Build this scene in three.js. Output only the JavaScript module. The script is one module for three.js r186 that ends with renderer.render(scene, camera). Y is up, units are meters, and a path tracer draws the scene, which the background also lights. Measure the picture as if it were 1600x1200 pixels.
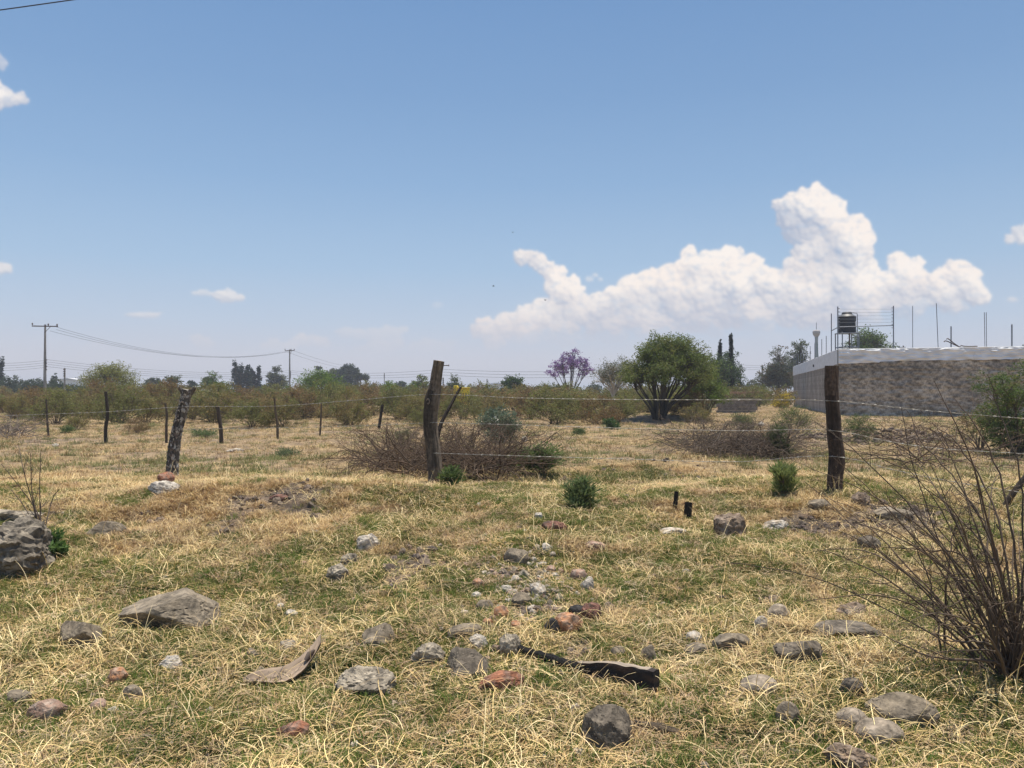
import * as THREE from 'three';
import { mergeGeometries, mergeVertices, toCreasedNormals } from 'three/addons/utils/BufferGeometryUtils.js';
import { RoundedBoxGeometry } from 'three/addons/geometries/RoundedBoxGeometry.js';
import { ImprovedNoise } from 'three/addons/math/ImprovedNoise.js';

// ---------------------------------------------------------------- camera, sky, sun, exposure
const scene = new THREE.Scene();
const EYE = 1.6, F = 1200, HORIZON = 612;
const camera = new THREE.PerspectiveCamera(53.13, 4 / 3, 0.1, 9000);
camera.position.set(0, EYE, 0);
camera.rotation.x = Math.atan(12 / 1200);
const renderer = new THREE.WebGLRenderer({ antialias: true });
renderer.toneMapping = THREE.LinearToneMapping;
renderer.toneMappingExposure = 1.28;
renderer.shadowMap.enabled = true;
const SUN = new THREE.Vector3(0.11, 0.97, -0.14).normalize();
const sun = new THREE.DirectionalLight(new THREE.Color(1.0, 0.925, 0.80), 5.0);
sun.position.copy(SUN).multiplyScalar(120).add(new THREE.Vector3(0, 0, -30));
sun.target.position.set(0, 0, -30);
sun.castShadow = true;
Object.assign(sun.shadow.camera, { left: -60, right: 60, top: 60, bottom: -60, near: 1, far: 300 });
sun.shadow.mapSize.set(4096, 4096);
sun.shadow.bias = -0.0005;
scene.add(sun, sun.target);
scene.fog = new THREE.FogExp2(new THREE.Color(0.80, 0.84, 0.93), 0.0008);

// ---------------------------------------------------------------- helpers
function rng(seed) { let a = seed >>> 0; return () => { a = (a + 0x6D2B79F5) | 0; let t = Math.imul(a ^ (a >>> 15), 1 | a); t = (t + Math.imul(t ^ (t >>> 7), 61 | t)) ^ t; return ((t ^ (t >>> 14)) >>> 0) / 4294967296; }; }
const PN = new ImprovedNoise();
const N3 = (x, y, z = 0) => PN.noise(x + 31.7, y + 17.3, z + 5.1);
function fbm(x, y, z = 0, o = 4) { let s = 0, a = 0.5, f = 1; for (let i = 0; i < o; i++) { s += a * N3(x * f, y * f, z * f + i * 9.1); a *= 0.5; f *= 2.03; } return s; }
const clamp = (x, a = 0, b = 1) => Math.min(b, Math.max(a, x));
const lerp = (a, b, t) => a + (b - a) * t;
const smooth = (a, b, x) => { const t = clamp((x - a) / (b - a)); return t * t * (3 - 2 * t); };
const V = (x, y, z) => new THREE.Vector3(x, y, z);
const used = {};
function numbered(n) { const k = used[n] = (used[n] || 0) + 1; return k === 1 ? n : `${n}_${String(k - 1).padStart(3, '0')}`; }
function tag(o, label, category, group, kind) {
  if (label) o.userData.label = label; if (category) o.userData.category = category;
  if (group) o.userData.group = group; if (kind) o.userData.kind = kind; return o;
}
function thing(name, label, category, pos, group) { const g = new THREE.Group(); g.name = numbered(name); if (pos) g.position.copy(pos); scene.add(g); return tag(g, label, category, group); }
function mesh(name, geo, mat, parent) { const m = new THREE.Mesh(geo, mat); m.castShadow = m.receiveShadow = true; m.name = parent ? name : numbered(name); (parent || scene).add(m); return m; }

// the sky: air and clouds
(function makeSky() {
  const W = 4096, H = 2048, data = new Float32Array(W * H * 4);
  const s2l = c => { c /= 255; return c <= 0.04045 ? c / 12.92 : Math.pow((c + 0.055) / 1.055, 2.4); };
  const L = (r, g, b) => [s2l(r), s2l(g), s2l(b)];
  const stops = [[0, L(208, 206, 214)], [2.2, L(204, 206, 217)], [5, L(187, 202, 221)], [9, L(164, 191, 219)], [15, L(141, 174, 211)], [21, L(125, 160, 202)], [28, L(112, 149, 195)], [45, L(92, 132, 186)], [90, L(78, 119, 178)]];
  const airAt = el => { let i = 1; while (i < stops.length - 1 && el > stops[i][0]) i++; const [a, A] = stops[i - 1], [b, B] = stops[i]; const t = clamp((el - a) / (b - a)); return [0, 1, 2].map(k => lerp(A[k], B[k], t)); };
  const rnd = rng(77), SKY = 0.80;
  for (let j = 0; j < H; j++) {
    const el = ((j + 0.5) / H - 0.5) * 180, c = el > 0 ? airAt(el) : L(150, 140, 120);
    for (let i = 0; i < W; i++) {
      const o = (j * W + i) * 4;
      const az = ((i + 0.5) / W - 0.5) * 2 * Math.PI;
      const k = el > 0 ? 1 + 0.05 * Math.cos(az - (-Math.PI / 2 - 0.6)) * smooth(0, 12, el) : 1;
      for (let q = 0; q < 3; q++) data[o + q] = c[q] * k * SKY; data[o + 3] = 1;
    }
  }
  // a bank of clouds: puffs in a local tangent plane (in units of 1/1200), relief and light from their own bulges
  function bank(turn, puffs, seed, x0, x1, y0, y1, opt = {}) {
    const r = rng(seed), bw = Math.round(x1 - x0), bh = Math.round(y1 - y0), Hh = new Float32Array(bw * bh).fill(-1e3), A = new Float32Array(bw * bh);
    const all = [];
    for (const [x, y, R, k = 1, flat = 1] of puffs) {
      all.push([x, y, R, 0, k, flat]);
      const n1 = Math.round(10 + R * 0.5);
      for (let i = 0; i < n1; i++) {
        const a = r() * 6.283, q = Math.sqrt(r()) * 0.98, rr = R * (0.16 + 0.26 * r());
        const x2 = x + Math.cos(a) * q * R, y2 = y + Math.sin(a) * q * R * flat, z2 = Math.sqrt(Math.max(0, 1 - q * q)) * R * 0.9;
        all.push([x2, y2, rr, z2, k, flat]);
        if (R > 9) for (let m = 0; m < 7; m++) {
          const b = r() * 6.283, p = Math.sqrt(r()) * 0.95, r3 = rr * (0.2 + 0.28 * r());
          all.push([x2 + Math.cos(b) * p * rr, y2 + Math.sin(b) * p * rr * flat, r3, z2 + Math.sqrt(1 - p * p) * rr * 0.9, k, flat]);
        }
      }
    }
    for (const [x, y, R, z, k, flat] of all) {
      const X0 = Math.max(0, Math.floor(x - R - x0)), X1 = Math.min(bw - 1, Math.ceil(x + R - x0)), Y0 = Math.max(0, Math.floor(y - R - y0)), Y1 = Math.min(bh - 1, Math.ceil(y + R - y0));
      for (let Y = Y0; Y <= Y1; Y++) for (let X = X0; X <= X1; X++) {
        const dx = (X + x0 - x) / R, dy = (Y + y0 - y) / R / flat, q = dx * dx + dy * dy; if (q >= 1) continue;
        const h = z + Math.sqrt(1 - q) * R, o = Y * bw + X; if (h > Hh[o]) Hh[o] = h;
        A[o] = Math.max(A[o], k * smooth(0, 0.2, 1 - q));
      }
    }
    const Hc = Hh.map(v => v < -900 ? 0 : v), blur = (src, rad) => {
      let a = Float32Array.from(src);
      for (let pass = 0; pass < 2; pass++) {
        const b = new Float32Array(a.length);
        for (let Y = 0; Y < bh; Y++) { let s = 0; for (let X = -rad; X < bw; X++) { if (X + rad < bw) s += a[Y * bw + X + rad]; if (X - rad - 1 >= 0) s -= a[Y * bw + X - rad - 1]; if (X >= 0) b[Y * bw + X] = s / (2 * rad + 1); } }
        const c = new Float32Array(a.length);
        for (let X = 0; X < bw; X++) { let s = 0; for (let Y = -rad; Y < bh; Y++) { if (Y + rad < bh) s += b[(Y + rad) * bw + X]; if (Y - rad - 1 >= 0) s -= b[(Y - rad - 1) * bw + X]; if (Y >= 0) c[Y * bw + X] = s / (2 * rad + 1); } }
        a = c;
      }
      return a;
    };
    const S = blur(Hc, 1), wide = blur(Hc, 16), wider = blur(Hc, 40), soft = blur(A, opt.soft || 1);
    const lit = L(253, 246, 240), shade = L(176, 186, 206), warm = L(250, 232, 222), hazeC = L(207, 207, 216);
    const out = new Float32Array(bw * bh * 4);
    for (let Y = 1; Y < bh - 1; Y++) for (let X = 1; X < bw - 1; X++) {
      const o = Y * bw + X, px = X + x0, py = Y + y0;
      const nx = -(S[o + 1] - S[o - 1]) / 2, ny = (S[o + bw] - S[o - bw]) / 2, m = Math.hypot(nx, ny, 1);
      const mx = -(wide[Math.min(o + 6, bw * bh - 1)] - wide[Math.max(o - 6, 0)]) / 12, my = (wide[Math.min(o + 6 * bw, bw * bh - 1)] - wide[Math.max(o - 6 * bw, 0)]) / 12;
      const small = (nx * 0.35 + ny * 0.65 + 0.5) / m, big = mx * 0.5 + my * 0.8;
      const occ = clamp((S[o] - wide[o]) / 22, -1, 1);
      let t = clamp(0.43 + 0.36 * small + 0.62 * big + 0.24 * occ + 0.55 * fbm(px / 60, py / 42, seed) + 0.35 * fbm(px / 150, py / 100, seed + 2) );
      const low = smooth(470, 545, py), w = clamp(0.5 + 1.6 * fbm(px / 90, py / 60, seed + 4));
      const lc = [0, 1, 2].map(q => lerp(lit[q], warm[q], clamp(low * 0.8 + 0.35 * w)));
      let c = [0, 1, 2].map(q => lerp(shade[q], lc[q], t));
      const hz = clamp(smooth(440, 560, py) * 0.85);
      c = c.map((v, q) => lerp(v, hazeC[q], hz));
      const a = soft[o] * clamp(1 - 0.85 * smooth(500, 580, py)) * clamp(1 + 0.9 * fbm(px / 14, py / 9, seed + 9));
      out.set([c[0], c[1], c[2], clamp(a)], o * 4);
    }
    const ct = Math.cos(turn), st = Math.sin(turn);
    const azs = [Math.atan((x0 - 800) / 1200) - 0.05, Math.atan((x1 - 800) / 1200) + 0.05];
    const i0 = Math.floor(((turn + azs[0] - Math.PI / 2) / (2 * Math.PI) + 0.5) * W), i1 = Math.ceil(((turn + azs[1] - Math.PI / 2) / (2 * Math.PI) + 0.5) * W);
    for (let j = H / 2; j < H * 0.72; j++) for (let ii = i0; ii <= i1; ii++) {
      const i = ((ii % W) + W) % W, el = ((j + 0.5) / H - 0.5) * Math.PI, az = ((ii + 0.5) / W - 0.5) * 2 * Math.PI + Math.PI / 2 - turn;
      const u = Math.tan(az), v = Math.tan(el) / Math.cos(az), X = 800 + u * 1200 - x0, Y = HORIZON - v * 1200 - y0;
      if (!(X >= 1 && X < bw - 2 && Y >= 1 && Y < bh - 2)) continue;
      const X0 = Math.floor(X), Y0 = Math.floor(Y), fx = X - X0, fy = Y - Y0, o = (j * W + i) * 4;
      const get = q => lerp(lerp(out[(Y0 * bw + X0) * 4 + q], out[(Y0 * bw + X0 + 1) * 4 + q], fx), lerp(out[((Y0 + 1) * bw + X0) * 4 + q], out[((Y0 + 1) * bw + X0 + 1) * 4 + q], fx), fy);
      const a = get(3); if (a <= 0) continue;
      const a0 = [0, 1, 2].map(get), wsum = Math.max(a, 1e-4);
      for (let q = 0; q < 3; q++) data[o + q] = lerp(data[o + q], a0[q] * SKY, a);
    }
  }
  const P = [];
  const add = (s, k = 1, flat = 1) => s.trim().split(/\s+/).forEach(t => { const [x, y, r] = t.split(',').map(Number); P.push([x, y, r, k, flat]); });
  add('1268,332,40 1243,325,27 1298,328,27 1262,356,32 1283,312,21 1232,342,17 1240,360,18 1310,350,20');
  add('1320,388,44 1285,400,40 1343,402,24 1258,424,34 1302,428,40 1330,370,28 1345,420,20 1240,440,28');
  add('1140,402,20 1120,420,32 1157,425,30 1085,432,36 1180,430,24 1050,442,33 1015,447,28 985,452,24 1100,462,44 1150,462,44 1205,452,36 1060,476,40 1010,482,34 960,482,34 930,490,28 900,482,30 880,462,24 868,442,17 858,422,14 842,407,14 815,402,13 830,402,11 872,427,13 896,442,12 850,490,27 820,500,22 790,506,20 760,513,18 746,516,12 772,530,16');
  add('1240,462,40 1280,462,45 1340,462,40 1380,452,30 1405,408,17 1411,422,22 1436,410,10 1430,442,28 1470,447,26 1500,427,23 1511,447,27 1531,461,17 1480,462,24 1545,463,6 1360,442,25 1320,450,35');
  add('1100,500,40 1180,495,40 1260,490,40 1340,490,35 1420,480,30 1490,475,22 1020,510,36 950,515,34 880,520,30 820,525,24', 0.55, 0.6);
  add('0,148,17 10,154,13 27,152,10 38,156,5 -18,150,24', 0.9); add('0,97,9 -10,92,12', 0.5); add('4,419,11 -8,420,14 14,423,5', 0.9, 0.8);
  add('343,461,11 358,463,14 374,465,8', 0.85, 0.75); add('315,457,9 303,458,5 327,459,6', 0.55, 0.6); add('225,492,26 210,493,12', 0.6, 0.18);
  add('308,530,12 318,536,14', 0.55, 0.7); add('150,548,22 128,552,14', 0.28, 0.6);
  add('428,538,12 415,542,9 446,544,13', 0.6, 0.7); add('470,530,12 488,532,13 503,535,12 455,540,12', 0.7, 0.7);
  add('590,543,22 615,538,16 570,546,14', 0.6, 0.5); add('612,520,18 630,515,9 590,524,20 560,522,16 540,520,14', 0.42, 0.6); add('670,540,22 650,543,14 690,545,16 705,535,8', 0.42, 0.5);
  add('683,477,9', 0.22, 0.6); add('921,436,6 930,430,5 938,436,4', 0.45, 0.7); add('1590,362,9 1600,368,14 1580,373,8 1612,360,16', 0.9); add('1582,468,9', 0.5, 0.45);
  add('1000,540,24 1080,545,22 1200,530,26 1160,540,22', 0.2, 0.5);
  bank(0, P, 5, -60, 1660, 60, 600);
  for (let b = 0; b < 4; b++) {                                          // scattered fair-weather clouds all round
    const Q = [];
    for (let n = 0; n < 7; n++) {
      const cx = 60 + rnd() * 1480, cy = 330 + rnd() * 200, s = 10 + rnd() * 26;
      for (let m = 0; m < 6; m++) Q.push([cx + (rnd() - 0.5) * 4 * s, cy - rnd() * s * 0.8, s * (0.4 + 0.6 * rnd()), 0.85, 0.8]);
    }
    bank(1.25 + b * 1.25, Q, 40 + b, 0, 1600, 200, 600);
  }
  const t = new THREE.DataTexture(data, W, H, THREE.RGBAFormat, THREE.FloatType);
  t.mapping = THREE.EquirectangularReflectionMapping; t.magFilter = THREE.LinearFilter; t.minFilter = THREE.LinearFilter; t.needsUpdate = true;
  scene.background = t; scene.environment = t;
})();
console.log('sky done');

// ---------------------------------------------------------------- textures and materials
function dataTex(size, fn, srgb = false, rx = 1, ry = 1) {
  const d = new Uint8Array(size * size * 4);
  for (let j = 0; j < size; j++) for (let i = 0; i < size; i++) { const c = fn(i, j); d.set([c[0], c[1], c[2], 255], (j * size + i) * 4); }
  const t = new THREE.DataTexture(d, size, size); t.wrapS = t.wrapT = THREE.RepeatWrapping; t.magFilter = THREE.LinearFilter; t.minFilter = THREE.LinearMipmapLinearFilter; t.generateMipmaps = true;
  if (srgb) t.colorSpace = THREE.SRGBColorSpace; t.repeat.set(rx, ry); t.needsUpdate = true; return t;
}
function field(size, seed, oct) {                                        // tileable noise field 0..1
  const r = rng(seed), f = new Float32Array(size * size); let amp = 1, tot = 0;
  for (const n of oct) {
    const g = new Float32Array(n * n).map(() => r());
    for (let j = 0; j < size; j++) for (let i = 0; i < size; i++) {
      const x = i / size * n, y = j / size * n, x0 = Math.floor(x), y0 = Math.floor(y); let fx = x - x0, fy = y - y0; fx = fx * fx * (3 - 2 * fx); fy = fy * fy * (3 - 2 * fy);
      const a = g[(y0 % n) * n + x0 % n], b = g[(y0 % n) * n + (x0 + 1) % n], c = g[((y0 + 1) % n) * n + x0 % n], d = g[((y0 + 1) % n) * n + (x0 + 1) % n];
      f[j * size + i] += amp * lerp(lerp(a, b, fx), lerp(c, d, fx), fy);
    }
    tot += amp; amp *= 0.62;
  }
  return f.map(v => v / tot);
}
const grainF = field(512, 3, [8, 19, 43, 97, 211, 400]);
const grainTex = dataTex(512, (i, j) => { const v = clamp(218 + (grainF[j * 512 + i] - 0.5) * 260, 90, 255); return [v, v, v]; }, true);
const grainBump = dataTex(512, (i, j) => { const v = clamp(128 + (grainF[j * 512 + i] - 0.5) * 480, 0, 255); return [v, v, v]; });
// soil litter: crumbs and lying straws
const litter = (() => {
  const S = 1024, r = rng(12), f = field(S, 9, [10, 31, 77, 190, 420]), g = new Float32Array(S * S).map((_, k) => 0.42 + (f[k] - 0.5) * 0.75), tint = new Float32Array(S * S);
  for (let n = 0; n < 5200; n++) {
    let x = r() * S, y = r() * S, a = r() * 6.283; const l = 12 + r() * 46, v = 0.35 + r() * 0.6, w = r() < 0.4 ? 2 : 1, bend = (r() - 0.5) * 0.05;
    for (let k = 0; k < l; k++) {
      x += Math.cos(a); y += Math.sin(a); a += bend;
      for (let q = 0; q < w; q++) { const o = ((Math.round(y) + q + S) % S + S) % S * S + ((Math.round(x)) % S + S) % S; g[o] = lerp(g[o], v, 0.85); tint[o] = 1; }
    }
  }
  return { S, g, tint };
})();
const litterTex = dataTex(litter.S, (i, j) => { const o = j * litter.S + i, v = clamp(litter.g[o]) * 190 + 90, t = litter.tint[o]; return [clamp(v * (1 + 0.04 * t), 0, 255), clamp(v, 0, 255), clamp(v * (1 - 0.12 * t), 0, 255)]; }, true);
const litterBump = dataTex(litter.S, (i, j) => { const v = clamp(litter.g[j * litter.S + i]) * 255; return [v, v, v]; });
const barkF = (() => { const f = field(512, 21, [6, 13, 29, 61, 127]), q = field(512, 22, [40, 90, 200]); return { f, q }; })();
const barkAt = (i, j) => { const v = barkF.f[((j >> 3) % 512) * 512 + i], w = barkF.q[j * 512 + i]; return clamp(0.5 + (v - 0.5) * 2.2 + (w - 0.5) * 0.8); };
const barkTex = dataTex(512, (i, j) => { const v = 115 + 140 * barkAt((i + 211) % 512, (j + 97) % 512); return [v, v * 0.985, v * 0.96]; }, true);
const barkBump = dataTex(512, (i, j) => { const v = 255 * barkAt(i, j); return [v, v, v]; });

const M = {};
const std = (o) => new THREE.MeshStandardMaterial({ roughness: 0.95, metalness: 0, ...o });
const rgb = (r, g, b) => new THREE.Color().setRGB(r, g, b);
M.ground = std({ vertexColors: true, map: litterTex, bumpMap: litterBump, bumpScale: 0.02, roughness: 1 });
M.rock = std({ vertexColors: true, map: grainTex, bumpMap: grainBump, bumpScale: 0.005, roughness: 0.95 });
M.bark = std({ vertexColors: true, map: barkTex, bumpMap: barkBump, bumpScale: 0.012, roughness: 0.95 });
M.plainWood = std({ vertexColors: true, roughness: 0.9 });
M.leaf = new THREE.MeshPhysicalMaterial({ vertexColors: true, roughness: 0.9, transmission: 0.5, thickness: 0, specularIntensity: 0.3, side: THREE.DoubleSide });
M.farLeaf = new THREE.MeshPhysicalMaterial({ vertexColors: true, roughness: 0.92, transmission: 0.45, thickness: 0, specularIntensity: 0.2, side: THREE.DoubleSide });
M.grass = new THREE.MeshPhysicalMaterial({ color: 0xffffff, roughness: 0.85, transmission: 0.4, thickness: 0, specularIntensity: 0.25, side: THREE.DoubleSide });
M.straw = std({ color: 0xffffff, roughness: 0.7, side: THREE.DoubleSide });
M.wire = std({ color: rgb(0.36, 0.34, 0.30), roughness: 0.6, metalness: 0.3 });
M.cable = std({ color: rgb(0.03, 0.03, 0.035), roughness: 0.7 });
M.steel = std({ color: rgb(0.24, 0.25, 0.27), roughness: 0.6, metalness: 0.4 });
M.rust = std({ color: rgb(0.12, 0.09, 0.075), roughness: 0.85, metalness: 0.2 });
M.tank = std({ color: rgb(0.012, 0.014, 0.018), roughness: 0.55 });
M.pole = std({ color: rgb(0.40, 0.38, 0.34), map: grainTex, roughness: 0.95 });
M.cutWood = std({ color: rgb(0.62, 0.45, 0.28), map: grainTex, roughness: 0.9 });

// geometry collector with vertex colours
class Geo {
  constructor() { this.p = []; this.c = []; this.u = []; this.i = []; this.n = []; }
  tube(pts, radii, sides = 5, col = [1, 1, 1], uvs = 1) {
    const k0 = this.p.length / 3, n = pts.length; let ref = V(0.31, 0.2, 0.93), len = 0;
    for (let a = 0; a < n; a++) {
      const t = V(0, 0, 0).subVectors(pts[Math.min(n - 1, a + 1)], pts[Math.max(0, a - 1)]).normalize();
      const s = V(0, 0, 0).crossVectors(t, ref); if (s.lengthSq() < 1e-6) s.set(1, 0, 0).cross(t); s.normalize(); const b = V(0, 0, 0).crossVectors(s, t).normalize(); ref = b.clone();
      if (a) len += pts[a].distanceTo(pts[a - 1]);
      const r = Array.isArray(radii) ? radii[a] : radii;
      for (let q = 0; q <= sides; q++) {
        const th = q / sides * 6.28318, nx = s.x * Math.cos(th) + b.x * Math.sin(th), ny = s.y * Math.cos(th) + b.y * Math.sin(th), nz = s.z * Math.cos(th) + b.z * Math.sin(th);
        this.p.push(pts[a].x + nx * r, pts[a].y + ny * r, pts[a].z + nz * r); this.n.push(nx, ny, nz); this.c.push(...col); this.u.push(q / sides * uvs, len * uvs);
      }
    }
    const w = sides + 1;
    for (let a = 0; a < n - 1; a++) for (let q = 0; q < sides; q++) { const o = k0 + a * w + q; this.i.push(o, o + w, o + 1, o + 1, o + w, o + w + 1); }
    return this;
  }
  leaf(c, dir, side, l, w, col) {
    const k = this.p.length / 3, n = V(0, 0, 0).crossVectors(side, dir).normalize(), P = (a, b) => this.p.push(c.x + dir.x * a + side.x * b, c.y + dir.y * a + side.y * b, c.z + dir.z * a + side.z * b);
    P(0, 0); P(l * 0.5, w / 2); P(l, 0); P(l * 0.5, -w / 2);
    for (let q = 0; q < 4; q++) { this.n.push(n.x, n.y, n.z); this.c.push(...col); this.u.push(0, 0); }
    this.i.push(k, k + 1, k + 2, k, k + 2, k + 3); return this;
  }
  geo() {
    const g = new THREE.BufferGeometry(), A = (a, s) => new THREE.BufferAttribute(new Float32Array(a), s);
    g.setAttribute('position', A(this.p, 3)); g.setAttribute('normal', A(this.n, 3)); g.setAttribute('color', A(this.c, 3)); g.setAttribute('uv', A(this.u, 2)); g.setIndex(this.i); return g;
  }
  build(name, mat, parent) { return mesh(name, this.geo(), mat, parent); }
}
const unit = (r) => { const z = r() * 2 - 1, a = r() * 6.283, s = Math.sqrt(1 - z * z); return V(s * Math.cos(a), z, s * Math.sin(a)); };
const vary = (col, r, a = 0.25) => { const k = 1 + (r() - 0.5) * 2 * a, h = (r() - 0.5) * 0.25 * a; return [clamp(col[0] * (k + h * 2)), clamp(col[1] * k), clamp(col[2] * (k - h))]; };

// ---------------------------------------------------------------- the ground
const prof = [[-400, 0], [3, 0], [5, 0.09], [7, 0.25], [8.6, 0.40], [9.6, 0.42], [10.8, 0.33], [12.5, 0.27], [16, 0.30], [22, 0.30], [4000, 0.30]];
function base(d) { let i = 1; while (i < prof.length - 1 && d > prof[i][0]) i++; const [a, A] = prof[i - 1], [b, B] = prof[i]; return lerp(A, B, smooth(a, b, d)); }
const bumps = [[-2.6, 8.5, 1.35, 0.75, 0.21], [-1.2, 8.7, 0.8, 0.6, 0.10], [0.9, 10.6, 1.3, 0.9, -0.12], [2.3, 13.2, 1.7, 1.2, 0.16], [3.9, 9.3, 1.0, 0.8, 0.07], [4.6, 8.6, 0.6, 0.5, 0.06], [10.5, 22, 1.3, 0.8, 0.22], [6.9, 34.6, 2.6, 1.3, 0.28], [0.3, 7.0, 0.5, 0.6, 0.06], [-5.6, 10, 1.5, 1.5, -0.05], [10.3, 30, 2.5, 1.2, 0.22], [14.5, 36, 3.5, 1.5, 0.15], [-3.9, 6.5, 0.8, 0.8, 0.05], [-1.4, 7.2, 0.7, 0.5, 0.05]];
function hgt(x, d) {
  let h = base(d);
  for (const [bx, bd, rx, rd, a] of bumps) { const q = ((x - bx) / rx) ** 2 + ((d - bd) / rd) ** 2; if (q < 9) h += a * Math.exp(-q); }
  const fade = clamp(1 - d / 140);
  h += fade * (0.09 * N3(x * 0.55, d * 0.55, 1) + 0.045 * N3(x * 1.7, d * 1.7, 2) + (d < 30 ? 0.018 * N3(x * 5, d * 5, 3) + 0.008 * N3(x * 12, d * 12, 3.5) : 0));
  return h;
}
const pitch = camera.rotation.x;
function at(px, py, d) { const x = (px - 800) / F, y = (600 - py) / F, c = Math.cos(pitch), s = Math.sin(pitch), Y = y * c + s, Z = y * s - c; const k = d / -Z; return V(x * k, EYE + Y * k, -d); }
function ground(px, py) {
  let lo = 1.5, p; const over = d => { p = at(px, py, d); return p.y - hgt(p.x, d); };
  let d = 1.5; while (d < 900 && over(d) > 0) { lo = d; d *= 1.012; }
  let hi = d; for (let k = 0; k < 24; k++) { const m = (lo + hi) / 2; if (over(m) > 0) lo = m; else hi = m; }
  p = at(px, py, (lo + hi) / 2); p.y = hgt(p.x, -p.z); return p;
}
const onGround = (x, d, dy = 0) => V(x, hgt(x, d) + dy, -d);
// where the cover is green, dry or bare: patches read off the field itself
const patchList = (s) => s.trim().split(/\s+/).map(t => { const [x, y, r, a] = t.split(',').map(Number), p = ground(x, y); return [p.x, -p.z, r, a]; });
const greenP = patchList('300,800,1.2,-.5 470,790,1.0,-.45 150,765,1.2,-.35 60,750,1.3,-.3 1180,745,1.1,-.6 1270,790,0.7,-.45 1420,830,0.9,-.3 700,1185,.5,-.3 1050,1185,.5,-.25 860,1120,.4,-.1 640,830,.6,.35 560,930,.6,.3 900,790,.8,.45 980,745,1.1,.35 850,760,.7,.4 200,890,.6,.2 330,1010,.6,.3 450,985,.6,.3 1460,1090,.6,.45 1100,860,.6,.25 1000,880,.5,.2 620,990,.6,.3 150,1010,.5,.25 100,880,.4,.4 730,770,.6,.4 1240,770,.35,.4 400,700,2.2,-.5 250,722,1.2,.1 600,740,1.5,-.45 620,1180,.3,.1 1330,880,.5,.2 350,1130,.6,.1 1000,1040,.6,.2');
const bareP = patchList('440,770,.36,.75 390,800,.3,.6 520,805,.3,.6 560,766,.38,.8 480,780,.3,.4 350,830,.25,.5 650,880,.3,.8 640,905,.25,.5 1060,742,.4,.8 1125,750,.35,.8 1000,760,.3,.6 1400,800,.45,.9 1290,820,.3,.6 810,890,.35,.6 330,830,.5,.25 840,930,.35,.5 470,865,.4,.3 900,700,1.2,.35 1290,700,1.5,.3 1390,676,2.2,1 1340,690,1.2,.5 1030,652,1.5,.8 1030,660,2.0,.8 870,1010,.3,.3 1240,830,.4,.4 1430,810,.4,.4 70,690,2.0,.4');
const sumP = (L, x, d) => { let s = 0; for (const [a, b, r, k] of L) { const q = ((x - a) ** 2 + (d - b) ** 2) / (r * r); if (q < 6) s += k * Math.exp(-q * 1.2); } return s; };
const greenAt = (x, d) => clamp((d < 6 ? 0.72 : d < 11 ? 0.58 : d < 16 ? 0.40 : 0.18) + sumP(greenP, x, d) + 0.62 * N3(x * 0.9, d * 0.9, 11) + 0.75 * N3(x * 2.6, d * 2.6, 12) + 0.35 * N3(x * 7, d * 7, 14));
const bareAt = (x, d) => clamp((d < 11 ? 0.02 : 0.16) + sumP(bareP, x, d) + 0.5 * N3(x * 0.8, d * 0.8, 21) + 0.6 * N3(x * 2.4, d * 2.4, 22) + 0.55 * N3(x * 6, d * 6, 23));
(function makeGround() {
  const xs = [], ds = [];
  for (let i = 0; i <= 640; i++) { const u = (i / 640 - 0.5) * 14.6; xs.push(2.6 * Math.sinh(u)); }
  ds.push(-300, -60, -15, -5, -2, 0, 1, 1.8, 2.3);
  let d = 2.6; while (d < 3800) { ds.push(d); d *= d < 14 ? 1.0085 : d < 60 ? 1.014 : 1.05; }
  const nx = xs.length, nd = ds.length, pos = new Float32Array(nx * nd * 3), col = new Float32Array(nx * nd * 3), uv = new Float32Array(nx * nd * 2), idx = [];
  const soil = [0.26, 0.19, 0.135], strawC = [0.52, 0.365, 0.18], greenC = [0.19, 0.185, 0.075], dark = [0.14, 0.108, 0.088], farC = [0.28, 0.23, 0.13];
  for (let j = 0; j < nd; j++) for (let i = 0; i < nx; i++) {
    const x = xs[i], D = ds[j], k = j * nx + i;
    pos.set([x, hgt(x, D), -D], k * 3); uv.set([x / 1.6, D / 1.6], k * 2);
    const g = greenAt(x, D), b = bareAt(x, D), f = smooth(70, 160, Math.hypot(x, D));
    const dk = clamp(0.4 + 1.6 * N3(x * 0.7, D * 0.7, 31));
    for (let q = 0; q < 3; q++) {
      let c = lerp(strawC[q], greenC[q], g * 0.8); c = lerp(c, lerp(soil[q], dark[q], dk), smooth(0.25, 0.75, b));
      if (D > 11) c = lerp(c, lerp(soil[q] * 1.6, strawC[q] * 0.95, clamp(0.35 + 1.2 * N3(x * 0.35, D * 0.5, 35))), 0.6);
      col[k * 3 + q] = lerp(c * (1 + 0.25 * N3(x * 3, D * 3, 33)), farC[q], f) * 1.3;
    }
  }
  for (let j = 0; j < nd - 1; j++) for (let i = 0; i < nx - 1; i++) { const a = j * nx + i; idx.push(a, a + 1, a + nx, a + 1, a + nx + 1, a + nx); }
  const g = new THREE.BufferGeometry(); g.setAttribute('position', new THREE.BufferAttribute(pos, 3)); g.setAttribute('color', new THREE.BufferAttribute(col, 3)); g.setAttribute('uv', new THREE.BufferAttribute(uv, 2)); g.setIndex(idx); g.computeVertexNormals();
  tag(mesh('ground', g, M.ground), 'rough dry field of soil and straw running to the horizon', 'ground', null, 'structure');
})();
console.log('ground done');
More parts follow.
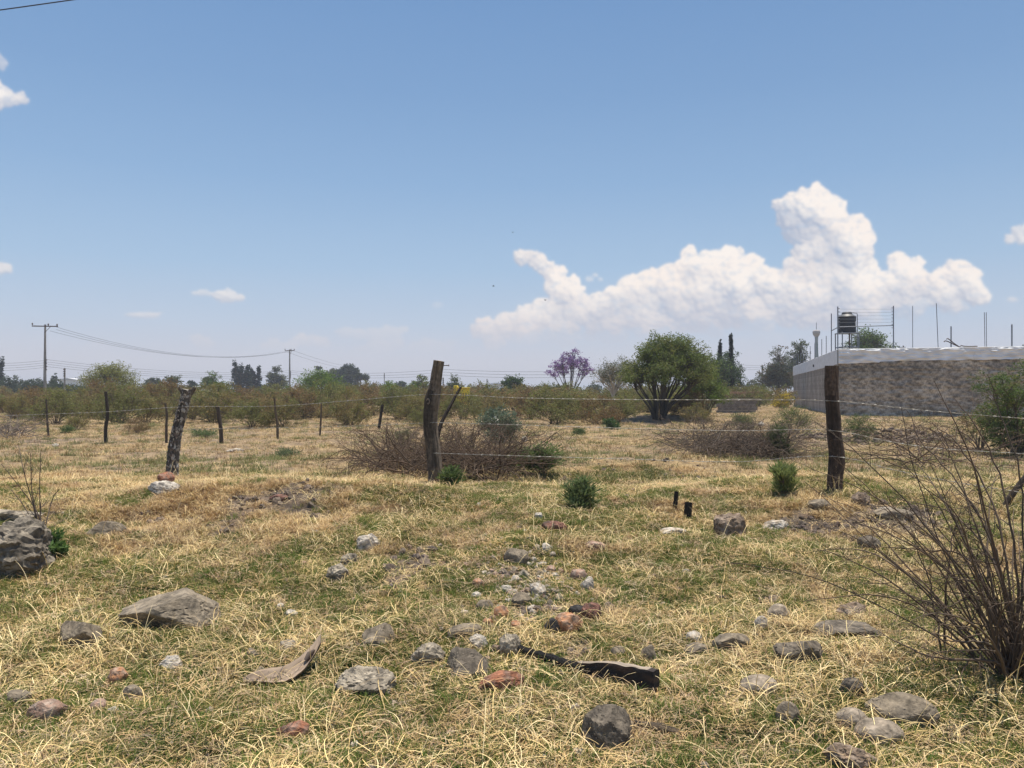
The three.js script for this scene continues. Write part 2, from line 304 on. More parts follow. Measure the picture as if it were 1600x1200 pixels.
// ---------------------------------------------------------------- building at the right
const bA = at(1310, 612, 41), e2 = V(0.273, 0, -0.962), e1 = V(0.962, 0, 0.273), TOP = 3.86, GY = 0.12;
const bldg = thing('concrete_building', 'long low building with rough grey wall and white painted upper band', 'building', V(bA.x, 0, bA.z));
function roughWall(dir, out, len, yb, yt, cell, disp, col, proud = 0) {  // a wall face with real relief, butted to a 0.2 m thick core
  const nx = Math.round(len / cell), ny = 64, pos = [], cl = [], uv = [], idx = [];
  for (let j = 0; j <= ny; j++) for (let i = 0; i <= nx; i++) {
    const s = i / nx * len, b = typeof yb === 'function' ? yb(s) : yb, y = lerp(b, yt, j / ny), edge = Math.min(1, Math.min(i, nx - i) / 1) , k = proud + disp(s, y) * edge;
    pos.push(dir.x * s + out.x * k, y, dir.z * s + out.z * k); cl.push(...col(s, y)); uv.push(s / 0.9, y / 0.9);
  }
  for (let j = 0; j < ny; j++) for (let i = 0; i < nx; i++) { const a = j * (nx + 1) + i; idx.push(a, a + 1, a + nx + 1, a + 1, a + nx + 2, a + nx + 1); }
  const g = new THREE.BufferGeometry(); g.setAttribute('position', new THREE.Float32BufferAttribute(pos, 3)); g.setAttribute('color', new THREE.Float32BufferAttribute(cl, 3)); g.setAttribute('uv', new THREE.Float32BufferAttribute(uv, 2)); g.setIndex(idx); g.computeVertexNormals(); return g;
}
{
  const FL = 15, SL = 30.2, nF = V(-0.273, 0, 0.962), nS = V(-0.962, 0, -0.273);
  const bandF = s => 3.10 + 0.012 * s + 0.05 * N3(s * 0.9, 3) + 0.03 * N3(s * 3, 7) + (s > 2 ? 0.05 : 0), bandS = s => 3.06 + 0.03 * N3(s * 1.1, 9);
  const ripple = (s, y) => { const w = 0.05 * N3(s * 1.3, y * 2.2, 4); return 0.085 * (N3(s * 1.5, (y + w) * 7.5, 1) + 0.7 * N3(s * 3.6, (y + w) * 15, 2) + 0.4 * N3(s * 9, y * 26, 3)) + 0.045; };
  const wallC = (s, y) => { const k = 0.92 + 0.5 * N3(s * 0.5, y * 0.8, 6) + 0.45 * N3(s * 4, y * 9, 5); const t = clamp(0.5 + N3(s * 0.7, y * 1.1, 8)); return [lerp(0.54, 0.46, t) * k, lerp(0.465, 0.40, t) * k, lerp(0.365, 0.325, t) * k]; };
  const whiteC = (s, y) => { const k = 0.97 + 0.22 * N3(s * 2.3, y * 5, 7), st = smooth(0.25, 0.5, N3(s * 0.8, y * 2.4, 17)) * 0.14; return [0.82 * k - st, 0.82 * k - st, 0.815 * k - st]; };
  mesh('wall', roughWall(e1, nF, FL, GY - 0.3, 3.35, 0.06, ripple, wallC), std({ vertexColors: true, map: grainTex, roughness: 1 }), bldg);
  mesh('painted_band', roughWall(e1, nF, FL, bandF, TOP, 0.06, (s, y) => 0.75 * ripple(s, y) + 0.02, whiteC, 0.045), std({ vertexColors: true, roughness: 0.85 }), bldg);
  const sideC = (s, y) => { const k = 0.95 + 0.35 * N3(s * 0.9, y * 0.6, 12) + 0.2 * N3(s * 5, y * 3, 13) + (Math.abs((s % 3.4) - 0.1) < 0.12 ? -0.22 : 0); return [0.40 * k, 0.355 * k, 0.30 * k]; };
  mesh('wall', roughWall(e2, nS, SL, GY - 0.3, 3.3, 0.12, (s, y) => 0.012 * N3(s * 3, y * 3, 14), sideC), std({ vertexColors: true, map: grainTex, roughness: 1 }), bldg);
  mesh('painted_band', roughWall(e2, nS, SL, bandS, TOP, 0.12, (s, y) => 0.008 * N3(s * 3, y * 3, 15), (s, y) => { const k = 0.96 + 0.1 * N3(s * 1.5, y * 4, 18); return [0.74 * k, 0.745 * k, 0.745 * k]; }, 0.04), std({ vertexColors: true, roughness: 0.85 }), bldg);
  // core under the faces: the solid block of the house with its roof
  const core = new THREE.BoxGeometry(FL - 0.1, TOP - 0.02 - GY + 0.3, SL - 0.1); core.translate((FL) / 2 + 0.02, (TOP - 0.02 + GY - 0.3) / 2, -SL / 2 - 0.02);
  const cm = mesh('roof_block', core, std({ color: rgb(0.42, 0.41, 0.39), map: grainTex }), bldg); cm.rotation.y = Math.atan2(e1.z, e1.x) * -1;
  // coping lip along the two roof edges
  for (const [dir, out, len] of [[e1, nF, FL], [e2, nS, SL]]) {
    const g = new Geo(), n = Math.round(len / 0.3), pts = [];
    for (let i = 0; i <= n; i++) { const s = i / n * len; pts.push(V(dir.x * s - out.x * 0.02, TOP - 0.01 + 0.018 * N3(s * 2, 1, out.x), dir.z * s - out.z * 0.02)); }
    g.tube(pts, 0.04, 6, [0.55, 0.55, 0.54]).build('coping', std({ vertexColors: true }), bldg);
  }
  for (const [px, py] of [[1270, 571], [1267, 572]]) { const d = 52.5, p = at(px, py, d).sub(bldg.position); const h = mesh('drain_hole', new THREE.CylinderGeometry(0.07, 0.07, 0.16, 10).rotateZ(Math.PI / 2), std({ color: rgb(0.02, 0.02, 0.02) }), bldg); const s = Math.abs((p.z) / e2.z); h.position.set(e2.x * s + nS.x * 0.02, p.y, e2.z * s + nS.z * 0.02); }
}
// rods, pipes and tank on the roof
function rod(name, px0, py0, px1, py1, d, r, mat, label, group, foot = TOP - 0.05) {
  const a = at(px0, py0, d), b = at(px1, py1, d); b.y = Math.min(b.y, foot); const n = 6, pts = []; for (let i = 0; i <= n; i++) pts.push(b.clone().lerp(a, i / n));
  const g = new Geo().tube(pts, r, 7, [1, 1, 1]); g.tube([pts[n], pts[n].clone().add(V(0, 0.004, 0))], [r, 0.001], 7);
  const m = g.build(name, mat); return tag(m, label, 'rod', group);
}
rod('steel_rod', 1426, 478, 1426, 546, 42.5, 0.017, M.steel, 'tall straight steel rod nearest the electric fence frame on the roof');
rod('steel_rod', 1463, 474, 1466, 546, 41.5, 0.019, M.steel, 'tallest steel rod on the roof, leaning slightly left');
rod('steel_post', 1486, 510, 1486, 546, 41.5, 0.034, M.steel, 'short dark steel post behind the bent bars on the roof');
rod('steel_rod', 1538, 488, 1539, 546, 40.8, 0.017, M.steel, 'left one of the close pair of thin roof rods');
rod('steel_rod', 1541, 488, 1541.5, 546, 40.8, 0.017, M.steel, 'right one of the close pair of thin roof rods');
rod('steel_post', 1581, 507, 1581, 546, 40.5, 0.038, M.steel, 'short dark steel post near the right end of the roof');
for (const [x, t, d, l] of [[1291, 525, 47, 'tall thin rod standing on the side parapet next to the tank'], [1284, 530, 48.5, 'thin rod standing on the side parapet beside the far water tower'], [1273, 538, 51.5, 'thin rod on the side parapet in front of the far water tower'], [1266, 541, 53.5, 'thin rod on the side parapet just left of the far water tower']]) rod('steel_rod', x, t, x, 560, d, 0.02, M.steel, l);
for (let i = 0; i < 6; i++) { const s = 18 + i * 2.3, p = V(bA.x + e2.x * s, 0, bA.z + e2.z * s), g = new Geo().tube([V(p.x, TOP - 0.05, p.z), V(p.x, TOP + 0.9, p.z)], 0.022, 6); tag(g.build('steel_rod', M.steel), 'thin rod in the row at the far end of the side parapet', 'rod', 'rods at the far end of the side parapet'); }
{ // electric fence frame
  const d = 45.5, o = at(1309, 546, d), t = thing('electric_fence_frame', 'dark steel fence frame with stubby insulator rungs around the roof tank', 'fence', V(o.x, TOP - 0.05, o.z));
  const L = (px, py, dd = d) => at(px, py, dd).sub(t.position);
  const foot = (px, dd = d) => { const p = L(px, 546, dd); p.y = 0; return p; };
  const bar = (n, a, b, r) => new Geo().tube([a, a.clone().lerp(b, 0.5), b], r, 7).build(n, M.steel, t);
  for (const [px, py, side, dd] of [[1309, 479, 1, d], [1396, 478, -1, d]]) {
    const post = bar('post', foot(px, dd), L(px, py, dd), 0.034);
    for (let k = 0; k < 7; k++) { const y = py + 3 + k * 5.2, a = L(px, y, dd); new Geo().tube([a, a.clone().add(V(0.11 * side, 0, 0))], 0.02, 6).build('insulator', M.steel, post); }
  }
  bar('post', foot(1299, 46.5), L(1299, 490, 46.5), 0.03);
  bar('crossbar', L(1309, 511), L(1396, 508.5), 0.028); bar('crossbar', L(1299, 517, 46.5), L(1310, 511), 0.028);
  for (let k = 0; k < 5; k++) { const y = 483 + k * 5.2; bar('fence_wire', L(1309.5, y), L(1395.5, y), 0.006); }
}
{ // tank on its stand
  const d = 47, c = at(1323.5, 546, d), st = thing('tank_stand', 'dark welded steel stand under the black roof tank', 'stand', V(c.x, TOP - 0.05, c.z));
  const top = at(1323, 520, d).y - TOP + 0.05, w = 0.5;
  const leg = (x, z) => new Geo().tube([V(x, 0, z), V(x, top - 0.02, z)], 0.035, 6).build('leg', M.steel, st);
  for (const x of [-w, w]) for (const z of [-w, w]) leg(x, z);
  for (const y of [0.5, top - 0.03]) for (const s of [-1, 1]) { new Geo().tube([V(-w, y, s * w), V(w, y, s * w)], 0.03, 6).build('brace', M.steel, st); new Geo().tube([V(s * w, y, -w), V(s * w, y, w)], 0.03, 6).build('brace', M.steel, st); }
  mesh('platform', new RoundedBoxGeometry(1.08, 0.06, 1.08, 2, 0.015), M.steel, st).position.y = top - 0.03;
  new Geo().tube([V(0.02, 0, 0.3), V(0.02, top - 0.05, 0.3)], 0.045, 7).build('water_pipe', M.rust, st);
  const R = 0.52, tk = thing('water_tank', 'black plastic water tank standing on the roof', 'tank', V(c.x, TOP - 0.05 + top, c.z));
  const pr = [[0, 0], [R * 0.93, 0], [R * 0.97, 0.03]]; for (let k = 0; k <= 30; k++) { const y = 0.05 + k / 30 * 0.86; pr.push([R + 0.003 * Math.sin(k * 1.25), y]); } pr.push([R + 0.02, 0.94], [R + 0.015, 0.97]);
  mesh('body', new THREE.LatheGeometry(pr.map(p => new THREE.Vector2(...p)), 40), M.tank, tk);
  mesh('shoulder', new THREE.LatheGeometry([[R + 0.01, 0.972], [R * 0.9, 1.03], [R * 0.62, 1.13], [R * 0.55, 1.15]].map(p => new THREE.Vector2(...p)), 40), std({ color: rgb(0.10, 0.10, 0.10), roughness: 0.5 }), tk);  // same black plastic, coloured greyer to stand for sunlight on the cone
  mesh('lid', new THREE.LatheGeometry([[R * 0.56, 1.14], [R * 0.58, 1.2], [R * 0.5, 1.26], [0, 1.27]].map(p => new THREE.Vector2(...p)), 32), M.tank, tk);
  const em = mesh('emblem', new THREE.TorusGeometry(0.13, 0.02, 6, 20, 4.4), std({ color: rgb(0.6, 0.62, 0.65) }), tk); em.position.set(R * 0.78, 0.52, R * 0.68); em.rotation.y = 0.85; em.rotation.z = 0.9;
  const pp = new Geo().tube([V(0.2, 1.24, 0), V(0.62, 1.2, 0), V(0.64, 1.1, 0), V(0.64, 0, 0), V(0.64, -top, 0)], 0.025, 7); pp.build('overflow_pipe', M.steel, tk);
}
{ // bent bars, tap, rubble on the roof
  const d = 40.5, o = at(1500, 545, d), t = thing('bent_rebar', 'bent rebar ends sticking up over the white roof edge', 'rebar', V(o.x, TOP, o.z)), L = (px, py) => at(px, py, d).sub(t.position);
  new Geo().tube([L(1527, 541), L(1515, 541.5), L(1506, 541), L(1502, 540), L(1499, 542), L(1490, 536), L(1484, 531), L(1481, 529), L(1479, 530)], 0.03, 6).build('bar', M.rust, t);
  new Geo().tube([L(1499, 542), L(1490, 538), L(1481, 533.5), L(1477, 532.5), L(1475, 534)], 0.028, 6).build('bar', M.rust, t);
  new Geo().tube([L(1499, 542), L(1499, 548)], 0.03, 6).build('bar', M.rust, t);
  const p = at(1405, 546, 41.5), tap = thing('roof_tap', 'small pipe with a tap at the white roof edge', 'tap', V(p.x, TOP - 0.02, p.z));
  new Geo().tube([V(0, 0, 0), V(0, 0.24, 0)], 0.03, 7).build('pipe', M.steel, tap); new Geo().tube([V(0, 0.16, 0), V(0.34, 0.17, 0)], 0.025, 6).build('pipe', M.steel, tap); new Geo().tube([V(0.22, 0.15, 0), V(0.22, 0.25, 0)], 0.03, 6).build('valve', M.rust, tap);
}
{ // globe-topped water tower far behind
  const d = 230, p = at(1276, 612, d), t = thing('water_tower', 'distant white and green water tower with a round head and mast', 'tower', V(p.x, 0.1, p.z)), y1 = at(1276, 513, d).y, hh = at(1276, 520, d).y;
  mesh('shaft', new THREE.LatheGeometry([[0.62, 0], [0.52, hh * 0.5], [0.45, hh - 2.2], [0.5, hh - 1.4], [0.62, hh - 1]].map(q => new THREE.Vector2(...q)), 20), std({ color: rgb(0.24, 0.27, 0.26) }), t);
  const sp = new Geo(); for (let k = 0; k < 3; k++) { const pts = []; for (let i = 0; i <= 24; i++) { const f = i / 24, a = 1.2 + f * 2.6 + k * 2.1; pts.push(V(Math.cos(a) * (0.57 - 0.12 * f), 4 + f * (hh - 7), Math.sin(a) * (0.57 - 0.12 * f))); } sp.tube(pts, 0.12, 6, [0.05, 0.14, 0.11]); } sp.build('stripe', M.plainWood, t);
  mesh('head', new THREE.LatheGeometry([[0.55, hh - 1.3], [0.95, hh - 0.7], [1.1, hh - 0.1], [1.1, hh + 0.35], [0.8, hh + 0.7], [0, hh + 0.8]].map(q => new THREE.Vector2(...q)), 24), std({ color: rgb(0.36, 0.33, 0.31) }), t);
  new Geo().tube([V(0, hh + 0.9, 0), V(0, y1 + 1.6, 0)], 0.09, 5).build('mast', M.steel, t);
}
// low block wall in the field
{
  const p = ground(1150, 645), t = thing('low_block_wall', 'low grey block wall standing alone in the dry field', 'wall', V(p.x, p.y, p.z)), sc = -p.z / 1200, W = 66 * sc, r = rng(8), bm = [0.30, 0.27, 0.34].map(k => std({ color: rgb(k, k * 0.9, k * 0.78), map: grainTex, bumpMap: grainBump, bumpScale: 0.01 }));
  const bg = new RoundedBoxGeometry(0.39, 0.19, 0.16, 1, 0.012), n = Math.round(W / 0.4), rows = 4;
  for (let j = 0; j < rows; j++) for (let i = 0; i < n; i++) { const b = mesh('block', bg, bm[Math.floor(r() * 3)], t); b.position.set((i - n / 2 + 0.5 + (j % 2) * 0.25) * 0.4, 0.06 + j * 0.2, (r() - 0.5) * 0.02); b.rotation.y = (r() - 0.5) * 0.04; }
  mesh('capstone', new RoundedBoxGeometry(W + 0.3, 0.09, 0.26, 2, 0.02), std({ color: rgb(0.38, 0.33, 0.27), map: grainTex }), t).position.set(0.05, 0.06 + rows * 0.2 - 0.05, 0);
}
// small buildings on the horizon
function house(px, py, w, h, d, col, roofC, label) {
  const p = at(px, py, d), t = thing('farm_building', label, 'building', V(p.x, 0.1, p.z)), H = p.y - 0.1, W = w * d / 1200, D = W * 0.7;
  mesh('wall', new RoundedBoxGeometry(W, H, D, 1, 0.03).translate(0, H / 2, 0), std({ color: rgb(...col) }), t);
  const s = new THREE.Shape(); s.moveTo(-W / 2 - 0.3, 0); s.lineTo(W / 2 + 0.3, 0); s.lineTo(W / 2 + 0.3, 0.18); s.lineTo(0, 0.55); s.lineTo(-W / 2 - 0.3, 0.18);
  mesh('roof', new THREE.ExtrudeGeometry(s, { depth: D + 0.5, bevelEnabled: false }).translate(0, H - 0.05, -D / 2 - 0.25), std({ color: rgb(...roofC) }), t);
  for (let k = -1; k <= 1; k += 2) mesh('window', new THREE.BoxGeometry(W * 0.16, H * 0.25, 0.08).translate(k * W * 0.25, H * 0.6, D / 2 + 0.02), std({ color: rgb(0.05, 0.05, 0.06), roughness: 0.3 }), t);
  return t;
}
house(111, 594, 26, 10, 190, [0.78, 0.78, 0.78], [0.6, 0.6, 0.6], 'white farm building showing over the dark trees by the short pole');
house(131, 593, 10, 10, 186, [0.76, 0.76, 0.78], [0.6, 0.58, 0.56], 'small white building half hidden behind the yellow-green tree');
house(777, 601, 34, 8, 210, [0.75, 0.76, 0.78], [0.7, 0.71, 0.73], 'white shed with a pale roof left of the round green tree');
{ // yellow kiosk beyond the scrub
  const d = 60, p = at(722, 612, d), t = thing('yellow_shed', 'bright yellow low shed beyond the scrub right of the central post', 'shed', V(p.x, 0.15, p.z)), s = d / 1200, ym = std({ color: rgb(0.80, 0.60, 0.02), roughness: 0.6 });
  mesh('wall', new RoundedBoxGeometry(17 * s, at(0, 607, d).y - 0.15, 1.4, 2, 0.03).translate(3 * s, (at(0, 607, d).y - 0.15) / 2, 0), ym, t);
  mesh('tower', new RoundedBoxGeometry(6 * s, at(0, 602.5, d).y - 0.15, 1.0, 2, 0.03).translate(-9.5 * s, (at(0, 602.5, d).y - 0.15) / 2, 0), ym, t);
  mesh('roof', new RoundedBoxGeometry(18 * s, 0.08, 1.6, 2, 0.02).translate(3 * s, at(0, 607, d).y - 0.1, 0), ym, t);
  for (let k = 0; k < 3; k++) mesh('opening', new THREE.BoxGeometry(1.6 * s, 0.5, 0.06).translate((-1 + k * 4) * s, 1.1, 0.71), std({ color: rgb(0.25, 0.18, 0.02) }), t);
}

// ---------------------------------------------------------------- power poles and lines
const poleTop = {};
function pole(key, px, top, d, label, style) {
  const p = at(px, 612, d), y = at(px, top, d).y, t = thing('utility_pole', label, 'pole', V(p.x, 0.2, p.z)), H = y - 0.2, r0 = style === 'big' ? 0.2 : 0.14, r1 = style === 'big' ? 0.1 : 0.09;
  mesh('shaft', new THREE.CylinderGeometry(r1, r0, H, 14, 6).translate(0, H / 2, 0), M.pole, t);
  if (style === 'big') {
    const arm = key === 'a' ? [1.35, 0.42] : [0.9, 0.08];
    const a = mesh('crossarm', new RoundedBoxGeometry(arm[0] * 2, 0.13, 0.12, 2, 0.02), M.rust, t); a.position.set(arm[0] * 0.05, H - 0.22, 0.15); a.rotation.set(0, arm[1] * 1.4, 0.03);
    for (const s of [-0.95, 0.25, 0.92]) { const i = mesh('insulator', new THREE.LatheGeometry([[0, 0], [0.05, 0], [0.05, 0.08], [0.1, 0.1], [0.1, 0.14], [0.05, 0.16], [0.09, 0.19], [0.06, 0.26], [0, 0.27]].map(q => new THREE.Vector2(...q)), 10), M.rust, t); i.position.set(Math.cos(a.rotation.y) * s * arm[0] + arm[0] * 0.05, H - 0.15, 0.15 - Math.sin(a.rotation.y) * s * arm[0]); }
    const br = new Geo().tube([V(0, H - 1.0, 0.12), V(arm[0] * 0.55, H - 0.26, 0.15)], 0.03, 5); br.build('brace', M.rust, t);
    const rk = new Geo().tube([V(0.22, H * 0.56, 0.1), V(0.22, H * 0.42, 0.1)], 0.03, 5); const rr = rk.build('spool_rack', M.rust, t); for (let k = 0; k < 4; k++) new Geo().tube([V(0.15, H * 0.425 + k * H * 0.042, 0.1), V(0.3, H * 0.425 + k * H * 0.042, 0.1)], 0.06, 6).build('spool', M.rust, rr);
  } else for (let k = 0; k < 4; k++) new Geo().tube([V(-0.12, H - 0.2 - k * 0.28, 0.1), V(0.12, H - 0.2 - k * 0.28, 0.1)], 0.07, 6).build('spool', M.rust, t);
  poleTop[key] = V(p.x, y, p.z); return t;
}
pole('a', 70, 507, 92, 'tall concrete power pole with crossarm at the left of the field', 'big');
pole('b', 452.5, 546, 145, 'concrete power pole with crossarm beside the bright green tree', 'big');
pole('c', 101, 575, 100, 'short concrete pole right of the tall left power pole', 'small');
pole('e', 692.5, 590, 125, 'thin pale pole just behind the central fence post', 'small');
pole('f', 761, 592, 180, 'thin dark pole beside the white shed on the horizon', 'small');
pole('g', 1191, 570, 120, 'slim dark pole left of the building, by the olive tree', 'small');
pole('h', 600.5, 583, 200, 'distant dark pole right of the palms', 'small');
pole('i', 880.5, 598, 90, 'short pale pole in front of the jacaranda tree', 'small');
function line(a, b, sag, r, label, group) {
  const n = 26, pts = []; for (let i = 0; i <= n; i++) { const t = i / n, p = a.clone().lerp(b, t); p.y -= sag * 4 * t * (1 - t); pts.push(p); }
  return tag(new Geo().tube(pts, r, 5).build('power_line', M.cable), label, 'power line', group);
}
for (const [ax, ay, bx, by] of [[88, 511, 446, 549], [88, 515, 453, 549], [78, 517, 459, 548]]) line(at(ax, ay, 91.5), at(bx, by, 145), 2.1, 0.016, 'thin high wire sagging between the two crossarm poles', 'high wires between the crossarm poles');
line(at(459, 548, 145), at(560, 574, 260), 0.6, 0.02, 'upper of two thin wires running on right from the second crossarm pole'); line(at(446, 549, 145), at(552, 577, 260), 0.6, 0.02, 'lower of two thin wires running on right from the second crossarm pole');
for (let k = 0; k < 4; k++) {
  line(at(-120, 560 + k * 4, 92), at(72, 563 + k * 3.6, 92), 0.5, 0.013, 'low wire of the four reaching the left power pole from outside', 'low wires left of the tall pole');
  line(at(74, 562 + k * 3.6, 92), at(452, 579 + k * 2.6, 145), 0.9, 0.014, 'low wire of the four strung behind the yellow-green tree', 'low wires between the crossarm poles');
}
for (let k = 0; k < 3; k++) { line(at(453, 579 + k * 2.8, 145), at(693, 577 + k * 4.5, 125), 0.6, 0.018, 'wire running behind the palms to the thin pale pole', 'wires to the thin pale pole'); line(at(693, 577 + k * 4.5, 125), at(1130, 564 + k * 5, 112), 0.9, 0.02, 'wire passing behind the jacaranda tree', 'wires behind the jacaranda'); line(at(1191, 571 + k * 2.6, 120), at(1252, 563 + k * 4, 74), 0.15, 0.014, 'wire from the slim pole to the far end of the building', 'wires to the building'); line(at(1130, 565 + k * 5, 112), at(1191, 571 + k * 2.6, 120), 0.2, 0.014, 'wire in front of the two cypress spires', 'wires by the cypresses'); }
tag(line(at(-500, 80, 14), at(420, -46, 14), 0.05, 0.011, 'black overhead cable crossing the top left corner of the sky'), null, 'cable').name = 'overhead_cable';

// ---------------------------------------------------------------- trees and shrubs
const LEAF = 0.8;
function makeTree(o) {
  const r = rng(o.seed), t = new THREE.Group(), H = o.H, W = o.W, c0 = o.crown ?? 0.3, lob = [];
  const n = o.lobes || 9;
  if (o.shape === 'spire') for (let k = 0; k < n; k++) { const f = k / (n - 1); lob.push([(r() - 0.5) * W * 0.15, H * (c0 + (0.98 - c0) * f), (r() - 0.5) * W * 0.15, Math.max(0.12 * W, W * 0.5 * (1 - f * 0.85) * (0.55 + 0.45 * Math.min(1, f * 6))), H * (1 - c0) / n * 2.2]); }
  else if (o.shape === 'multi') { for (let s = 0; s < (o.spires || 3); s++) { const x = ((s + 0.5) / (o.spires || 3) - 0.5) * W * 0.8, hh = H * (0.75 + 0.25 * r()); for (let k = 0; k < n; k++) { const f = k / (n - 1); lob.push([x + (r() - 0.5) * W * 0.08, hh * (c0 + (0.98 - c0) * f), (r() - 0.5) * W * 0.3, W * 0.26 * (1 - f * 0.85), hh * (1 - c0) / n]); } } }
  else for (let k = 0; k < n; k++) {
    const a = k * 2.399 + r(), q = Math.sqrt((k + 0.5) / n), hz = o.shape === 'bush' ? 0.1 + 0.78 * Math.pow(r(), 0.8) * (1 - 0.45 * q * q) : o.shape === 'dome' ? c0 + (1 - c0) * (0.2 + 0.60 * (1 - q * q) + 0.12 * r()) : c0 + (1 - c0) * (0.25 + 0.55 * r() * (1.15 - q * 0.6)) + (k === 0 ? (1 - c0) * 0.25 : 0);
    const R = W * (o.lobeR || 0.2) * (0.8 + 0.4 * r());
    lob.push([Math.cos(a) * q * (W / 2 - R * 0.8), Math.min(H * hz, H - R * 0.55), Math.sin(a) * q * (W / 2 - R * 0.8), R, Math.min(R * 0.8, H * (1 - c0) * 0.4)]);
  }
  if (o.shift) for (const l of lob) l[0] += o.shift;
  const wood = new Geo(), leaves = new Geo(), wc = o.wood || [0.10, 0.08, 0.06], sr = o.stemR || H * 0.022, stems = o.stems || 1, trunkTop = o.trunk ?? c0 * 0.8;
  const roots = []; for (let s = 0; s < stems; s++) { const a = s / stems * 6.283 + r(); roots.push(V(Math.cos(a), 0, Math.sin(a)).multiplyScalar(stems > 1 ? W * 0.035 : 0)); }
  if (stems === 1) { const tp = V((r() - 0.5) * 0.06 * H + (o.lean || 0) * H * trunkTop, H * trunkTop, 0); wood.tube([V(0, -0.2, 0), V((o.lean || 0) * H * trunkTop * 0.2, H * trunkTop * 0.4, 0), tp], [sr * 1.35, sr * 1.05, sr * 0.85], 8, wc); roots[0] = tp; }
  const per = Math.ceil(o.leaves / lob.length / (o.lpc || 26));
  lob.forEach((l, li) => {
    const c = V(l[0], l[1] - l[4] * 0.3, l[2]); let rt = roots[0], bd = 1e9;
    if (stems > 1) for (const q of roots) { const dd = (q.x * 30 - c.x) ** 2 + (q.z * 30 - c.z) ** 2 + r() * W; if (dd < bd) { bd = dd; rt = q; } }
    const m1 = rt.clone().lerp(c, 0.35), m2 = rt.clone().lerp(c, 0.7); m1.x -= c.x * 0.10; m1.z -= c.z * 0.10; m1.add(unit(r).multiplyScalar(W * 0.02)); m2.add(unit(r).multiplyScalar(W * 0.03));
    const limb = [rt.clone().add(V(0, stems > 1 ? -0.15 : -sr, 0)), rt.clone().lerp(m1, 0.5), m1, m2, c];
    if (!o.noLimb) wood.tube(limb, [sr * 0.8, sr * 0.68, sr * 0.55, sr * 0.36, sr * 0.2].map(v => v * (stems > 1 ? 1 : 0.75)), 6, vary(wc, r, 0.15));
    for (let k = 0; k < per; k++) {
      const u = unit(r), f = Math.pow(r(), 0.45); if (o.shape === 'dome' && u.y < -0.3) u.y *= 0.3;
      const p = V(l[0] + u.x * l[3] * f, l[1] + u.y * l[4] * f, l[2] + u.z * l[3] * f);
      if (p.y < 0.06 * H) p.y = 0.06 * H + r() * 0.1 * H;
      if (!o.noTwig) { const s = m2.clone().lerp(c, r()), mid = s.clone().lerp(p, 0.55); mid.y += 0.06 * W * (r() - 0.2); wood.tube([s, mid, p], [sr * 0.2, sr * 0.13, sr * 0.06].map(v => Math.max(v, o.twigR || 0.006)), 3, vary(wc, r, 0.2)); }
      const cc = vary((o.col2 && r() < (o.mix ?? 0.3) ? o.col2 : o.col).map(v => v * LEAF), r, 0.16), sp = (o.spread || 0.09) * W;
      for (let j = 0; j < (o.lpc || 26); j++) {
        const q = V(p.x + (r() + r() - 1) * sp, p.y + (r() + r() - 1) * sp * 0.7 - (o.droop || 0) * r() * sp, p.z + (r() + r() - 1) * sp);
        const dir = unit(r); dir.y = dir.y * 0.6 + (o.up ?? 0.15); dir.x += u.x * 0.4; dir.z += u.z * 0.4; dir.normalize();
        const side = V(0, 0, 0).crossVectors(dir, unit(r)).normalize(), s = 0.7 + 0.6 * r();
        leaves.leaf(q, dir, side, o.leaf[0] * s, o.leaf[1] * s, vary(cc, r, 0.22));
      }
    }
  });
  if (wood.p.length) wood.build(stems > 1 ? 'stems' : 'trunk', o.woodMat || M.plainWood, t);
  leaves.build(o.crownName || 'crown', o.mat || M.farLeaf, t); return t;
}
function plant(name, proto, pos, s, yaw, label, cat, group) {
  const o = proto.clone(); o.name = numbered(name); o.position.copy(pos); if (typeof s === 'number') o.scale.setScalar(s); else o.scale.copy(s); o.rotation.y = yaw; scene.add(o); return tag(o, label, cat, group);
}
// a tree given by where it stands: centre column, top and width as seen, and its distance
function farTree(px, top, w, d, label, o, group) {
  const p = at(px, 612, d), y = at(px, top, d).y, g0 = Math.min(0.3, hgt(p.x, d)), H = y - g0, W = w * d / 1200;
  const k = d / 1200 * 1.25, t = makeTree({ H, W, seed: Math.round(px * 7 + top), leaves: 2600, lpc: 16, leaf: [Math.max(0.15, k * 2.1), Math.max(0.085, k * 1.15)], twigR: 0.012, ...o });
  t.name = numbered(o.name || 'tree'); t.position.set(p.x, g0, p.z); scene.add(t); return tag(t, label, o.cat || 'tree', group);
}
const C = { mesq: [0.167, 0.217, 0.061], mesq2: [0.225, 0.246, 0.072], olive: [0.275, 0.225, 0.085], oliveB: [0.30, 0.215, 0.095], green: [0.138, 0.210, 0.051], bright: [0.189, 0.290, 0.051], dark: [0.058, 0.094, 0.041], blue: [0.058, 0.084, 0.072], euc: [0.109, 0.131, 0.080], yel: [0.304, 0.319, 0.080], grey: [0.189, 0.203, 0.123], purple: [0.319, 0.189, 0.435] };
